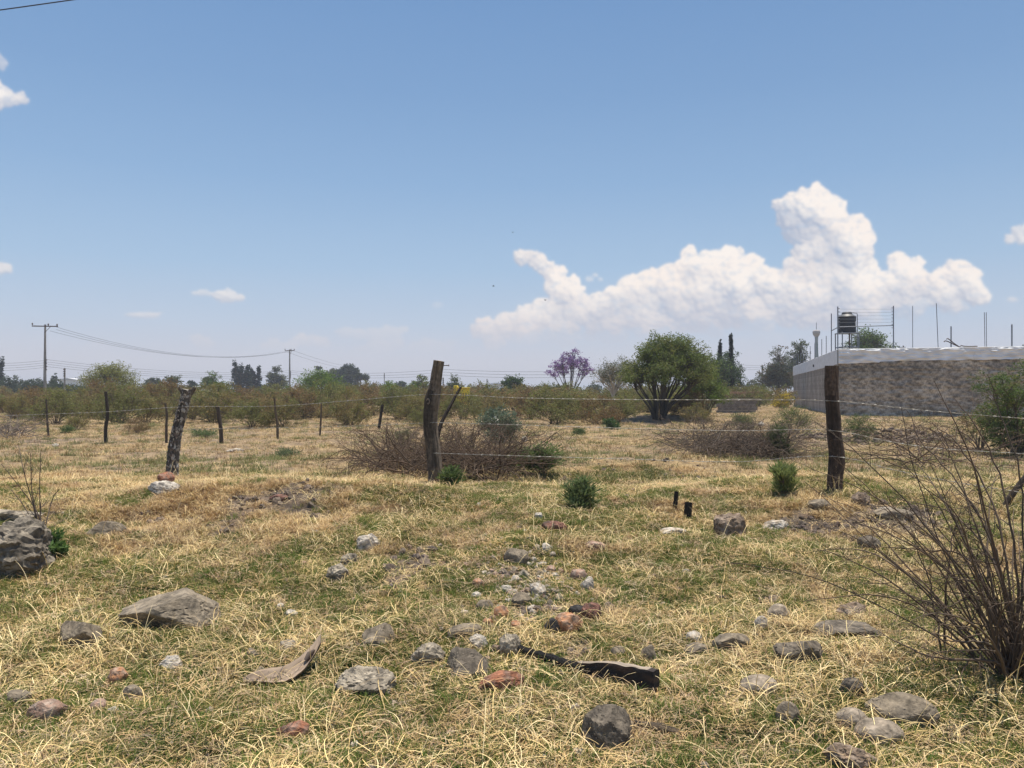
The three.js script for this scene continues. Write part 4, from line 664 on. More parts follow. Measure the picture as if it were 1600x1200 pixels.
function rockGeo(kind, sx, sy, sz, seed, det = 9, shape) {
  const [c, cuts, ro, c2] = K[kind], r = rng(seed * 13 + 7), g0 = mergeVertices(new THREE.IcosahedronGeometry(1, det).deleteAttribute('uv').deleteAttribute('normal'), 1e-4), p = g0.attributes.position, pl = [];
  if (shape) shape.forEach(q => pl.push([V(q[0], q[1], q[2]).normalize(), q[3]]));
  else for (let k = 0; k < cuts; k++) pl.push([unit(r), 0.62 + 0.3 * r()]); pl.push([V(0, -1, 0), 0.5]);
  const v = V(0, 0, 0);
  for (let i = 0; i < p.count; i++) {
    v.fromBufferAttribute(p, i).normalize(); let R = 1.02; for (const [n, d] of pl) { const t = v.dot(n); if (t > 0.05) R = Math.min(R, d / t); }
    R *= 1 + ro * (1.3 * N3(v.x * 2.3 + seed, v.y * 2.3, v.z * 2.3) + 0.9 * N3(v.x * 6, v.y * 6 + seed, v.z * 6) + 0.6 * N3(v.x * 14, v.y * 14, v.z * 14 + seed));
    if (kind === 'dark' || kind === 'grey') { const cr = Math.abs(N3(v.x * 2.1 + seed, v.y * 3.4, v.z * 2.1 + 4)); if (cr < 0.035) R *= 0.965; }
    p.setXYZ(i, v.x * R * sx / 2, v.y * R * sy / 2, v.z * R * sz / 2);
  }
  const g = toCreasedNormals(g0, 0.42), q = g.attributes.position, col = new Float32Array(q.count * 3), L = Math.max(sx, sz);
  for (let i = 0; i < q.count; i++) { const x = q.getX(i) / L, y = q.getY(i) / L, z = q.getZ(i) / L, t = clamp(0.35 + 1.5 * N3(x * 5 + seed, y * 5, z * 5) + 0.9 * N3(x * 15, y * 15 + seed, z * 15)), k = 1.22 * (1 + 0.3 * N3(x * 24, y * 24, z * 24 + seed)); for (let m = 0; m < 3; m++) col[i * 3 + m] = lerp(c[m], c2[m], t) * k; }
  g.setAttribute('color', new THREE.BufferAttribute(col, 3)); return boxUV(g);
}
let rs = 1;
function rock(px, py, w, h, kind, label, o = {}) {                       // px,py: centre of its foot; w,h: size as seen
  const f = ground(px, py), d = -f.z, s = Math.hypot(d, f.y - EYE) / 1200, W = w * s * 1.16, H = Math.max(0.05 * W, h * s * (o.hk || 1.05)), D = W * (o.dk || 0.75);
  const g = rockGeo(kind, W, H * 1.35, D, rs++, w > 60 ? 16 : w > 25 ? 10 : 6, o.shape);
  const m = mesh(o.name || (/(brick)/.test(label) ? 'brick_fragment' : 'stone'), g, M.rock); m.position.copy(f); m.position.y += H * 0.28 + (o.up || 0); m.position.z -= D * 0.25; m.rotation.set(o.rx || 0, o.ry ?? (rs * 1.7 % 0.8 - 0.4), o.rz || 0);
  footprints.push([f.x, d + D * 0.25, W * 0.36, D * 0.34]);
  return tag(m, label, o.cat || (m.name.startsWith('brick') ? 'brick' : 'rock'));
}
rock(252, 983, 132, 72, 'grey', 'largest grey boulder with a slanted flat top in the grass', { name: 'boulder', hk: 0.86, dk: 0.7, ry: 0, shape: [[-0.42, 0.9, 0.15, 0.44], [0.35, 0.55, 0.75, 0.60], [0.9, 0.35, 0.1, 0.78], [-0.25, -0.5, 0.85, 0.5], [0.1, 0.1, -1, 0.8], [-1, -0.15, 0.2, 0.93], [0.6, 0.75, -0.2, 0.72], [0, 0.2, 1, 0.66]] });
rock(116, 1014, 54, 48, 'grey', 'flat-faced grey rock left of the largest boulder', { ry: 0.2, shape: [[-0.3, 0.75, 0.55, 0.55], [0.8, 0.5, 0.2, 0.7], [-0.9, 0.1, 0.3, 0.75], [0.1, -0.4, 0.9, 0.55], [0.2, 0.9, -0.3, 0.62]] });
rock(265, 1044, 34, 18, 'white', 'small pale stone in front of the largest boulder');
rock(180, 1070, 26, 23, 'orange', 'small orange-red brick lump left of the small pale stone');
rock(203, 1097, 28, 22, 'grey', 'small grey stone below the orange-red brick lump');
rock(69, 1124, 44, 25, 'pink', 'elongated pinkish brick fragment near the lower left corner', { dk: 0.5, ry: 0.45, cat: 'brick' });
rock(151, 1115, 23, 19, 'pink', 'small brownish pink stone right of the elongated brick fragment');
rock(25, 1099, 36, 18, 'grey', 'low grey stone at the left edge above the elongated brick fragment');
rock(392, 1030, 20, 15, 'grey', 'small grey stone above the curved bark piece');
rock(446, 1021, 27, 20, 'concrete', 'small rough grey stone behind the curved bark piece');
rock(570, 1087, 74, 34, 'concrete', 'speckled whitish concrete lump in the foreground grass', { name: 'concrete_lump', ry: 0.1 });
rock(592, 1008, 48, 32, 'grey', 'pointed grey stone behind the speckled concrete lump', { shape: [[-0.5, 0.75, 0.4, 0.5], [0.55, 0.5, 0.6, 0.55], [0.9, 0.3, -0.1, 0.75], [-0.9, 0.1, 0.2, 0.9], [0, 0.5, -0.8, 0.6]] });
rock(732, 1056, 72, 56, 'dark', 'large dark triangular slab left of the charred plank', { hk: 0.8, ry: 0.1, shape: [[-0.15, 0.7, 0.62, 0.42], [-0.8, 0.3, 0.2, 0.55], [0.75, 0.45, 0.1, 0.5], [0, 0.1, 1, 0.85], [0.3, 0.6, -0.5, 0.6]] });
rock(724, 998, 54, 20, 'grey', 'long narrow grey stone behind the dark triangular slab', { ry: 0.5, dk: 0.4 });
rock(668, 1040, 42, 28, 'concrete', 'rough grey lump left of the dark triangular slab');
rock(746, 1015, 26, 20, 'white', 'white stone with rusty stains right of the triangular slab');
rock(776, 1022, 15, 15, 'brown', 'small brown stone between two white stones');
rock(797, 1025, 30, 30, 'concrete', 'white and grey stone at the left tip of the charred plank');
rock(783, 968, 24, 20, 'orange', 'round orange stone below the rubble patch', { cat: 'brick' });
rock(763, 979, 16, 12, 'orange', 'tiny orange stone left of the round orange one');
rock(806, 986, 15, 17, 'orange', 'small orange brick crumb right of the round orange stone');
rock(780, 1079, 66, 24, 'brick', 'long red brick shard lying below the triangular slab', { ry: 0.35, dk: 0.35, rz: 0.06 });
rock(888, 992, 40, 30, 'orange', 'large orange brick chunk with a pointed right end', { cat: 'brick', ry: 0.1 });
rock(926, 972, 32, 27, 'redbrown', 'dark red brick chunk behind the large orange one', { cat: 'brick' });
rock(862, 993, 26, 24, 'black', 'charred black lump left of the large orange brick chunk'); rock(905, 968, 30, 20, 'black', 'charred black lump between the two brick chunks');
rock(953, 1170, 66, 70, 'dark', 'dark cracked round boulder near the bottom edge', { name: 'boulder', hk: 0.8, dk: 0.9, shape: [[-0.35, 0.8, 0.35, 0.78], [0.5, 0.65, 0.5, 0.74], [-0.75, 0.25, 0.6, 0.74], [0.85, 0.1, 0.2, 0.8], [0.1, 0.2, 0.95, 0.72]] });
rock(458, 1157, 46, 25, 'brick', 'red brick piece with a worn grey face near the bottom left', { dk: 0.5 });
rock(1219, 972, 30, 25, 'smooth', 'small rounded beige stone left of the flat dark slab');
rock(1332, 1000, 92, 34, 'dark', 'wide flat dark slab with an undercut front edge', { hk: 0.75, dk: 0.6, ry: -0.08, shape: [[0, 0.95, 0.12, 0.5], [-0.8, 0.5, 0.2, 0.75], [0.85, 0.5, 0.1, 0.75], [0.1, -0.35, 0.9, 0.6], [0.4, 0.1, 1, 0.75]] });
rock(1335, 964, 52, 18, 'brown', 'rough stone lying behind the wide flat dark slab', { dk: 0.5 });
rock(1257, 1035, 66, 46, 'dark', 'dark ridged rock below the small rounded beige stone', { hk: 0.75, ry: -0.3 });
rock(1335, 1090, 30, 34, 'dark', 'small upright dark stone above the beige cobbles', { hk: 0.8 });
rock(1420, 1134, 84, 46, 'grey', 'smooth grey cobble, the largest at the lower right', { hk: 0.85, ry: -0.25, name: 'cobble' });
rock(1380, 1164, 58, 36, 'smooth', 'pale beige rounded cobble at the lower right', { name: 'cobble', hk: 0.9 });
rock(1336, 1140, 38, 27, 'smooth', 'small egg-shaped cobble touching the pale beige one', { name: 'cobble', ry: -0.4 });
rock(1190, 1086, 50, 24, 'smooth', 'low rounded grey-beige stone right of the charred plank');
rock(1145, 1015, 50, 24, 'grey', 'low grey stone left of the dark ridged rock'); rock(1093, 1025, 38, 18, 'grey', 'low grey stone right of the charred plank top'); rock(1016, 1034, 22, 24, 'grey', 'small upright grey stone above the charred plank'); rock(966, 1027, 20, 16, 'grey', 'small grey stone near the middle of the charred plank');
rock(1085, 1007, 22, 18, 'pale', 'small pale stone between two low grey stones'); rock(1191, 985, 18, 20, 'pale', 'small pale stone left of the rounded beige stone');
rock(1335, 1206, 62, 32, 'brown', 'brown stone with pale top cut by the bottom edge'); rock(1233, 1130, 30, 28, 'grey', 'grey stone sunk in grass left of the beige cobbles');
// the rubble patch
for (const [x, y, w, h, k, l] of [[808, 884, 36, 28, 'grey', 'biggest grey stone at the top left of the rubble patch'], [853, 863, 16, 14, 'white', 'bright white stone at the top of the rubble patch'], [861, 896, 14, 12, 'pink', 'pinkish stone in the middle of the rubble patch'], [842, 931, 25, 21, 'pale', 'pale stone at the right of the rubble patch'], [816, 948, 28, 20, 'grey', 'grey stone low in the rubble patch'], [849, 886, 12, 9, 'white', 'small white stone in the middle of the rubble patch'], [834, 880, 10, 9, 'pale', 'tiny pale stone right of the biggest grey rubble stone'], [904, 907, 24, 18, 'pink', 'orange-tinted stone right of the rubble patch'], [919, 925, 22, 21, 'white', 'white stone with dark side right of the rubble patch'], [931, 860, 28, 15, 'pink', 'flat pinkish stone above right of the rubble patch'], [747, 918, 16, 15, 'orange', 'small orange stone left of the rubble patch'], [745, 936, 15, 10, 'white', 'small white stone left of the rubble patch'], [790, 926, 17, 12, 'white', 'white stone at the left side of the rubble patch'], [756, 954, 26, 15, 'grey', 'grey slab stone left of the round orange stone'], [795, 946, 17, 10, 'pale', 'pale chip above the round orange stone'], [726, 963, 14, 9, 'white', 'white chip left of the grey slab stone'], [820, 905, 18, 14, 'concrete', 'rough whitish stone in the heart of the rubble patch'], [806, 912, 15, 12, 'pale', 'pale stone left in the heart of the rubble patch'], [830, 958, 18, 12, 'pale', 'pale stone at the foot of the rubble patch'], [868, 905, 13, 10, 'white', 'little white stone on the right flank of the rubble patch'], [862, 832, 34, 18, 'redbrown', 'dark red stone above the rubble patch'], [878, 829, 14, 12, 'brick', 'little red brick bit beside the dark red stone'], [842, 812, 12, 12, 'white', 'white chip above the dark red stone']]) rock(x, y, w, h, k, l);
// slabs and rubble up the slope
rock(573, 860, 46, 26, 'white', 'long whitish concrete strip lying up the slope', { ry: 0.85, dk: 0.35, name: 'concrete_strip' }); rock(545, 885, 34, 18, 'concrete', 'broken middle piece of the whitish concrete strip', { ry: 0.8, dk: 0.4, name: 'concrete_strip' }); rock(529, 908, 34, 24, 'concrete', 'lower dark-edged end of the whitish concrete strip', { ry: 0.6, name: 'concrete_strip' });
rock(436, 952, 16, 8, 'white', 'thin white chip above the curved bark piece', { ry: -0.5 }); rock(453, 966, 18, 12, 'white', 'white chip right of the thin white chip');
rock(160, 838, 50, 28, 'grey', 'tilted grey slab on the left slope', { ry: 0.5, dk: 0.5, hk: 0.8 });
rock(252, 771, 42, 18, 'white', 'pale slab at the foot of the scaly post', { dk: 0.7 }); { const b = rock(252, 768, 22, 15, 'brick', 'red brick lying on the pale slab by the scaly post'); b.position.y += 0.10; b.position.z -= 0.08; }
rock(8, 896, 124, 96, 'crust', 'big dark rough boulder cut by the left edge', { name: 'boulder', hk: 0.85, ry: 0.2 }); rock(14, 815, 76, 18, 'concrete', 'pale crusted slab on the back of the big dark boulder', { dk: 0.5 });
rock(1140, 838, 58, 46, 'brown', 'jagged brown rock standing in the golden grass', { hk: 0.85, ry: 0.5, dk: 0.5 });
rock(1349, 790, 26, 23, 'brown', 'small brown block right of the right-hand post foot', { ry: 0.1 }); rock(1281, 795, 32, 15, 'grey', 'grey stone left of the right-hand post foot');
rock(1405, 812, 60, 14, 'grey', 'broken grey slab on the right mound', { dk: 0.9 }); rock(1392, 803, 26, 12, 'pale', 'pale stone on the broken grey slab'); rock(1360, 860, 32, 22, 'dark', 'dark stone under the arching bare twigs'); rock(1215, 828, 40, 14, 'pale', 'flat pale stone right of the jagged brown rock'); rock(1050, 836, 42, 10, 'pale', 'flat pinkish pale stone below the charred stubs');
rock(434, 782, 24, 11, 'redbrown', 'flat dark red stone on the left mound'); rock(624, 722, 16, 12, 'white', 'white stone in the dead brush left of the central post'); rock(366, 707, 26, 6, 'pale', 'flat pale stone on the bare field'); rock(85, 698, 10, 5, 'white', 'tiny white stone on the bare field at the left'); rock(820, 690, 10, 8, 'white', 'small white stone right of the flowering shrub'); rock(1190, 665, 9, 6, 'white', 'tiny white stone in the field near the low wall');
// uncounted crumbs of stone
{
  const r = rng(4), base = ['pale', 'grey', 'pink', 'concrete'];
  base.forEach((k, n) => {
    const im = new THREE.InstancedMesh(rockGeo(k, 0.034, 0.03, 0.03, 300 + n, 3), M.rock, 330), m = new THREE.Matrix4(); let c = 0;
    while (c < 330) { let x, d; if (r() < 0.55) { const p = ground(825 + (r() + r() - 1) * 85, 905 + (r() + r() - 1) * 75); x = p.x; d = -p.z; } else { d = 3 + r() * 9; x = (r() - 0.5) * 1.5 * d; } m.compose(onGround(x, d, 0.006), new THREE.Quaternion().setFromEuler(new THREE.Euler(r() * 6, r() * 6, r() * 6)), V(1, 1, 1).multiplyScalar(0.4 + Math.pow(r(), 2) * 1.7)); im.setMatrixAt(c++, m); }
    im.castShadow = im.receiveShadow = true; im.name = numbered('pebbles'); scene.add(im); tag(im, ['pale', 'grey', 'pinkish', 'speckled'][n] + ' crumbs of stone scattered through the grass', 'pebbles', null, 'stuff');
  });
}
{ // clods of dry soil on the bare patches
  const r = rng(14), N = 2600, im = new THREE.InstancedMesh(rockGeo('clod', 0.06, 0.05, 0.055, 340, 4), M.rock, N), m = new THREE.Matrix4(), c = new THREE.Color(); let k = 0, guard = 0;
  while (k < N && guard++ < 400000) { const d = 3 + Math.pow(r(), 0.8) * 23, x = (r() - 0.5) * 1.5 * d; if (r() > smooth(0.35, 0.8, bareAt(x, d)) || (d > 13 && (x - 10.5) ** 2 + (d - 22) ** 2 > 9)) continue; const s = (0.25 + Math.pow(r(), 3) * 1.6) * (d > 13 ? 1.7 : 1); m.compose(onGround(x, d, 0.005 * s), new THREE.Quaternion().setFromEuler(new THREE.Euler(r() * 6, r() * 6, r() * 6)), V(s, s * 0.8, s)); im.setMatrixAt(k, m); const v = 0.75 + 0.5 * r(); im.setColorAt(k++, c.setRGB(v, v * (0.94 + 0.08 * r()), v * (0.9 + 0.1 * r()))); }
  im.count = k; im.castShadow = im.receiveShadow = true; im.name = numbered('soil_clods'); scene.add(im); tag(im, 'crumbly clods of grey-brown soil on the bare patches', 'soil', null, 'stuff');
}
// ---------------------------------------------------------------- burnt wood and bark in the foreground
{
  const a = ground(790, 1020), b = ground(908, 1052), t = thing('charred_batten', 'thin black charred batten lying in the grass', 'wood', a.clone()), r = rng(2), P = [], R = [];
  for (let i = 0; i <= 24; i++) { const f = i / 24, p = a.clone().lerp(b, f).sub(a); p.y = hgt(a.x + p.x, -(a.z + p.z)) - a.y + 0.03 + 0.012 * N3(i * 0.5, 3); P.push(p); R.push(0.022 + 0.008 * f + 0.007 * N3(i * 0.8, 9)); }
  new Geo().tube(P, R, 9, [0.028, 0.025, 0.024], 3).build('batten', M.bark, t);
  const c = ground(905, 1050), e = ground(1026, 1088), t2 = thing('charred_plank', 'thick plank charred black along its side with a grey top', 'wood', c.clone()), L = c.distanceTo(e), g = new RoundedBoxGeometry(L * 1.02, 0.105, 0.05, 4, 0.012);
  const g2 = new THREE.BoxGeometry(L, 0.11, 0.055, 60, 10, 6), p = g2.attributes.position, n = g2.attributes.normal, cl = new Float32Array(p.count * 3);
  for (let i = 0; i < p.count; i++) { const x = p.getX(i), y = p.getY(i), z = p.getZ(i), f = x / L + 0.5; const k = 0.45 + 0.55 * smooth(0, 0.5, f); p.setXYZ(i, x, y * k + 0.006 * N3(x * 18, y * 20, z * 20), z * (0.7 + 0.3 * k) + 0.006 * N3(x * 25, y * 60, 4)); const top = n.getY(i) > 0.5, grain = 0.75 + 0.7 * N3(x * 6, y * 90, z * 90); const br = clamp(0.1 + 1.4 * N3(x * 9, y * 30, 8)); const cc = top && f < 0.9 ? [0.36 * grain, 0.29 * grain, 0.22 * grain] : [lerp(0.018, 0.075, br), lerp(0.015, 0.042, br), lerp(0.014, 0.026, br)]; cl.set(cc, i * 3); }
  g2.setAttribute('color', new THREE.BufferAttribute(cl, 3)); g2.computeVertexNormals(); const m = mesh('plank', g2, M.plainWood, t2); const mid = e.clone().sub(c).multiplyScalar(0.5); m.position.copy(mid); m.position.y += 0.055; m.rotation.y = Math.atan2(-mid.z, mid.x); m.rotation.z = Math.asin(mid.y / mid.length()) * 0.8; m.rotation.x = -0.12;
  for (let k = 0; k < 12; k++) { const f = k / 11; footprints.push([lerp(a.x, e.x, f), -lerp(a.z, e.z, f), 0.05, 0.035]); }
  // curved bark piece
  const q = ground(435, 1068), t3 = thing('curved_bark', 'curved piece of brown bark with a dark underside', 'bark', q.clone()), s = -q.z / 1200 * 1.08, ax = [[-50, -8, 0.5], [-35, -3, 0.75], [-15, -1, 0.9], [5, 0, 1], [22, 8, 1.15], [36, 22, 1.2], [46, 40, 0.9], [50, 50, 0.4]];
  const cur = new THREE.CatmullRomCurve3(ax.map(([x, y]) => V(x * s, 0.025 + y * s * 0.75, y * s * -0.9))), wd = f => { const k = f * (ax.length - 1), i = Math.min(ax.length - 2, Math.floor(k)); return lerp(ax[i][2], ax[i + 1][2], k - i); };
  const NU = 50, NV = 12, pos = [], cc = [], idx = [], rr = rng(6);
  for (const side of [1, -1]) for (let i = 0; i <= NU; i++) for (let j = 0; j <= NV; j++) { const f = i / NU, v = j / NV - 0.5, P0 = cur.getPoint(f), w = wd(f) * (0.085 + 0.075 * f); const up = -0.5 * Math.cos(v * 2.6) * 0.03 + 0.015 + (side < 0 ? -0.012 : 0); pos.push(P0.x + 0.02 * v * (f - 0.3), P0.y + up + Math.abs(v) * 0.035 - v * w * 0.42 + 0.004 * N3(f * 20, v * 9, side), P0.z + v * w + 0.006 * N3(f * 14, v * 3)); const g3 = 0.8 + 0.6 * N3(f * 5, v * 26, 2); cc.push(...(side > 0 ? [0.40 * g3, 0.30 * g3, 0.215 * g3] : [0.06, 0.045, 0.035])); }
  const S = (NU + 1) * (NV + 1); for (let h = 0; h < 2; h++) for (let i = 0; i < NU; i++) for (let j = 0; j < NV; j++) { const o = h * S + i * (NV + 1) + j; idx.push(o, o + 1, o + NV + 1, o + 1, o + NV + 2, o + NV + 1); }
  for (const j of [0, NV]) for (let i = 0; i < NU; i++) { const o = i * (NV + 1) + j; idx.push(o, o + NV + 1, o + S, o + NV + 1, o + NV + 1 + S, o + S); }
  const bg = new THREE.BufferGeometry(); bg.setAttribute('position', new THREE.Float32BufferAttribute(pos, 3)); bg.setAttribute('color', new THREE.Float32BufferAttribute(cc, 3)); bg.setIndex(idx); bg.computeVertexNormals(); mesh('bark_sheet', bg, std({ vertexColors: true, roughness: 0.9, side: THREE.DoubleSide }), t3);
  new Geo().tube([V(34 * s, 0.1, -20 * s), V(38 * s, 0.13, -24 * s), V(43 * s, 0.14, -34 * s)], [0.012, 0.016, 0.006], 6, [0.1, 0.075, 0.06]).build('splinter', M.plainWood, t3); footprints.push([q.x, -q.z, 0.2, 0.04]);
  // small burnt stick
  const s0 = ground(990, 1142), s1 = ground(1062, 1152); const t4 = thing('burnt_stick', 'short pale stick with a burnt black end near the bottom', 'stick', s0.clone()); const D = s1.clone().sub(s0);
  new Geo().tube([V(0, 0.03, 0), D.clone().multiplyScalar(0.15).add(V(0, 0.03, 0))], [0.019, 0.018], 8, [0.02, 0.018, 0.017], 2).build('burnt_end', M.bark, t4); new Geo().tube([D.clone().multiplyScalar(0.14).add(V(0, 0.03, 0)), D.clone().multiplyScalar(0.6).add(V(0, 0.035, 0.01)), D.clone().add(V(0, 0.02, 0)), D.clone().add(V(0.003, 0.02, 0))], [0.019, 0.022, 0.016, 0.002], 8, [0.38, 0.29, 0.2], 2).build('shaft', M.bark, t4);
}

// ---------------------------------------------------------------- bare shrubs and dead brush
function wander(r, p, dir, len, r0, r1, n, curl, gravity = 0) { const P = [p.clone()], R = [r0]; let q = p.clone(), d = dir.clone().normalize(); for (let i = 1; i <= n; i++) { d.add(unit(r).multiplyScalar(curl)); d.y -= gravity * i / n; d.normalize(); q = q.clone().addScaledVector(d, len / n); P.push(q); R.push(lerp(r0, r1, i / n)); } return [P, R]; }
function twiggy(g, r, P, R, depth, opt) { // side twigs along a branch
  g.tube(P, R, depth ? 4 : 6, vary(opt.col, r, 0.25)); if (depth >= opt.depth) return;
  const k = opt.twigs; for (let i = 0; i < k; i++) { const f = 0.25 + 0.72 * (i + r()) / k, ii = Math.min(P.length - 2, Math.floor(f * (P.length - 1))), p = P[ii].clone().lerp(P[ii + 1], r()), tn = P[ii + 1].clone().sub(P[ii]).normalize(); const len = opt.twigLen * (0.5 + r()) * (depth ? 0.45 : 1); const [a, b] = wander(r, p, tn.multiplyScalar(0.8).add(unit(r).multiplyScalar(0.8)), len, R[ii] * 0.6, R[ii] * 0.25, 5, opt.curl, opt.gravity || 0); twiggy(g, r, a, b, depth + 1, { ...opt, twigs: Math.max(2, Math.round(k * 0.5)) }); }
}
{ // arching leafless bush at the right edge
  const f = ground(1590, 1062), t = thing('bare_bush', 'large leafless bush with long arching stems at the right edge', 'bush', f.clone()), r = rng(31), d = -f.z, col = [0.10, 0.07, 0.048];
  const L = (px, py, dd) => at(px, py, d + dd).sub(f);
  const guided = [[[1585, 1040, 0], [1545, 930, 0.1], [1510, 872, 0.3], [1450, 858, 0.4], [1330, 856, 0.5]], [[1588, 1040, 0], [1560, 900, .1], [1520, 830, .3], [1470, 795, .5], [1385, 775, .6]], [[1590, 1040, 0], [1560, 880, .2], [1500, 760, .4], [1440, 690, .6], [1418, 640, .7]], [[1590, 1040, 0], [1570, 860, .1], [1530, 740, .3], [1480, 680, .4], [1445, 655, .5]], [[1592, 1040, 0], [1585, 860, .0], [1560, 740, .1], [1520, 660, .2], [1490, 620, .3]], [[1590, 1040, 0], [1550, 960, -.1], [1530, 920, 0], [1490, 905, .1], [1445, 935, .2]], [[1588, 1050, 0], [1540, 1005, -.1], [1500, 1000, -.1], [1460, 990, 0], [1420, 975, .1]], [[1588, 1050, 0], [1530, 1030, -.2], [1470, 1028, -.2], [1400, 1005, -.1], [1370, 985, 0]], [[1592, 1040, 0], [1600, 850, .1], [1590, 720, .1], [1560, 640, .2], [1545, 590, .2]], [[1470, 1020, .3], [1462, 960, .3], [1450, 900, .35], [1430, 850, .4], [1425, 830, .4]], [[1478, 1020, .3], [1476, 950, .3], [1482, 880, .35], [1490, 830, .4], [1500, 800, .4]], [[1590, 1045, 0], [1572, 940, 0], [1548, 840, 0], [1522, 790, .1], [1478, 750, .2]]];
  for (const gd of guided) { const cur = new THREE.CatmullRomCurve3(gd.map(q => L(...q))), n = 18, P = [], R = [], r0 = 0.006 + r() * 0.004; for (let i = 0; i <= n; i++) { P.push(cur.getPoint(i / n).add(unit(r).multiplyScalar(0.008))); R.push(lerp(r0, 0.0017, i / n)); } P[0].y = -0.03; const g = new Geo(); twiggy(g, r, P, R, 0, { col, depth: 2, twigs: 7, twigLen: 0.20, curl: 0.3 }); g.build('stem', M.plainWood, t); }
  for (let k = 0; k < 70; k++) { const a = r() * 6.283, tilt = 0.15 + r() * 0.95, dir = V(Math.cos(a) * tilt - 0.12, 1, Math.sin(a) * tilt); const [P, R] = wander(r, V((r() - 0.5) * 0.22, -0.03, (r() - 0.5) * 0.2), dir, 0.8 + r() * 0.95, 0.005 + r() * 0.005, 0.0016, 14, 0.10, 0.04 + 0.10 * r()); const g = new Geo(); twiggy(g, r, P, R, 0, { col, depth: 2, twigs: 6, twigLen: 0.22, curl: 0.28 }); g.build('stem', M.plainWood, t); }
}
{ // slim bare plant at the left and dry stalks
  const f = ground(68, 872), t = thing('bare_sapling', 'slim leafless sapling beside the big dark boulder', 'plant', f.clone()), d = -f.z, r = rng(33), L = (x, y, dd = 0) => at(x, y, d + dd).sub(f);
  for (const ax of [[[68, 872], [62, 840], [52, 790], [38, 740], [29, 695]], [[68, 872], [66, 830], [58, 800], [30, 760], [2, 725]], [[68, 872], [70, 830], [82, 780], [92, 765]], [[68, 872], [64, 820], [62, 760], [64, 703]], [[68, 872], [60, 820], [50, 770], [48, 708]], [[68, 872], [60, 835], [40, 795], [18, 765]]]) { const cur = new THREE.CatmullRomCurve3(ax.map(q => L(q[0], q[1], (r() - 0.5) * 0.3 * (872 - q[1]) / 170))), P = [], R = []; for (let i = 0; i <= 14; i++) { P.push(cur.getPoint(i / 14)); R.push(lerp(0.006, 0.0022, i / 14)); } const g = new Geo(); twiggy(g, r, P, R, 0, { col: [0.12, 0.09, 0.07], depth: 1, twigs: 7, twigLen: 0.14, curl: 0.2 }); g.build('stem', M.plainWood, t); }
}
function brush(name, label, spots, n, len, seed, col, hgtScale = 1) {
  const f = ground(...spots[0]), t = thing(name, label, 'brush', f.clone()), r = rng(seed), tw = new Geo(), lift = label.includes('block wall') ? 0.8 : 0;
  for (let k = 0; k < n; k++) { const s = spots[Math.floor(r() * spots.length)], p0 = ground(s[0] + (r() - 0.5) * 50, s[1] + (r() - 0.5) * 10), p = p0.sub(f); p.y += lift + r() * 0.25 * hgtScale; const a = r() * 6.283; const [P, R] = wander(r, p, V(Math.cos(a), 0.15 + r() * 0.6 * hgtScale, Math.sin(a) * 0.6), len * (0.5 + r()), 0.006 + r() * 0.008, 0.003, 10, 0.25, 0.12); P.forEach(q => { const y = hgt(q.x + f.x, -(q.z + f.z)) - f.y; if (q.y < y + 0.01) q.y = y + 0.01 + r() * 0.02; const cap = y + 0.35 + 0.4 * hgtScale; if (q.y > cap) q.y = cap - r() * 0.15; }); if (k < 46) { const g = new Geo(); twiggy(g, r, P, R, 0, { col, depth: 1, twigs: 6, twigLen: len * 0.3, curl: 0.35 }); g.build('branch', M.plainWood, t); } else twiggy(tw, r, P, R.map(v => v * 0.7), 0, { col, depth: 2, twigs: 6, twigLen: len * 0.28, curl: 0.4 }); }
  const m = tw.build('twigs', M.plainWood, t); m.userData.kind = 'stuff';
}
const BC = [0.11, 0.073, 0.047];
brush('dead_brush', 'tangle of dead branches left of the central post foot', [[632, 742], [600, 738], [655, 748], [640, 730]], 190, 0.9, 71, BC);
brush('dead_brush', 'tall tangle of dead branches right of the central post', [[720, 745], [750, 752], [780, 745], [740, 735], [715, 728]], 230, 1.0, 72, BC, 1.1);
brush('dead_brush', 'long low heap of grey dead brush behind the right part of the fence', [[1090, 705], [1130, 712], [1180, 715], [1215, 716], [1160, 706]], 330, 1.1, 73, [0.125, 0.092, 0.068], 0.9);
brush('dead_brush', 'low grey brush heap at the left edge of the bare field', [[10, 682], [30, 684], [-10, 682]], 80, 0.9, 74, [0.15, 0.12, 0.10], 0.8);
brush('dead_brush', 'scattered dead branches on the ground right of the right-hand post', [[1420, 725], [1460, 735], [1500, 712], [1390, 700], [1560, 720]], 70, 1.3, 75, BC, 0.9);
brush('dead_brush', 'small pile of dead branches on the low block wall', [[1135, 642], [1150, 642], [1160, 642]], 30, 1.3, 76, [0.17, 0.095, 0.065], 2.4);

// green shrubs and weeds near the fence
function shrub(px, py, w, h, label, o) { const f = ground(px, py), s = -f.z / 1200, t = makeTree({ seed: Math.round(px + py), H: h * s, W: w * s, crown: 0.02, shape: 'bush', lobes: 13, lobeR: 0.2, stems: 6, stemR: 0.006, leaves: 1500, lpc: 12, leaf: [0.085, 0.013], spread: 0.15, col: C.green, up: 0.5, mat: M.leaf, twigR: 0.003, crownName: 'foliage', ...o }); t.name = numbered(o.name || 'green_shrub'); t.position.copy(f); scene.add(t); return tag(t, label, o.cat || 'shrub'); }
shrub(782, 692, 74, 64, 'blue-green shrub dotted with white flowers behind the dead brush', { col: [0.168, 0.217, 0.140], col2: [0.9, 0.92, 0.85], mix: 0.07, leaves: 4200, leaf: [0.10, 0.026], name: 'flowering_shrub' });
shrub(843, 744, 66, 62, 'bright green leafy shrub right of the dead brush', { col: [0.19, 0.26, 0.085], leaves: 2600, leaf: [0.09, 0.018] }); shrub(800, 740, 44, 44, 'small green weed bush at the right end of the dead brush', { col: [0.154, 0.224, 0.070], leaves: 1600 });
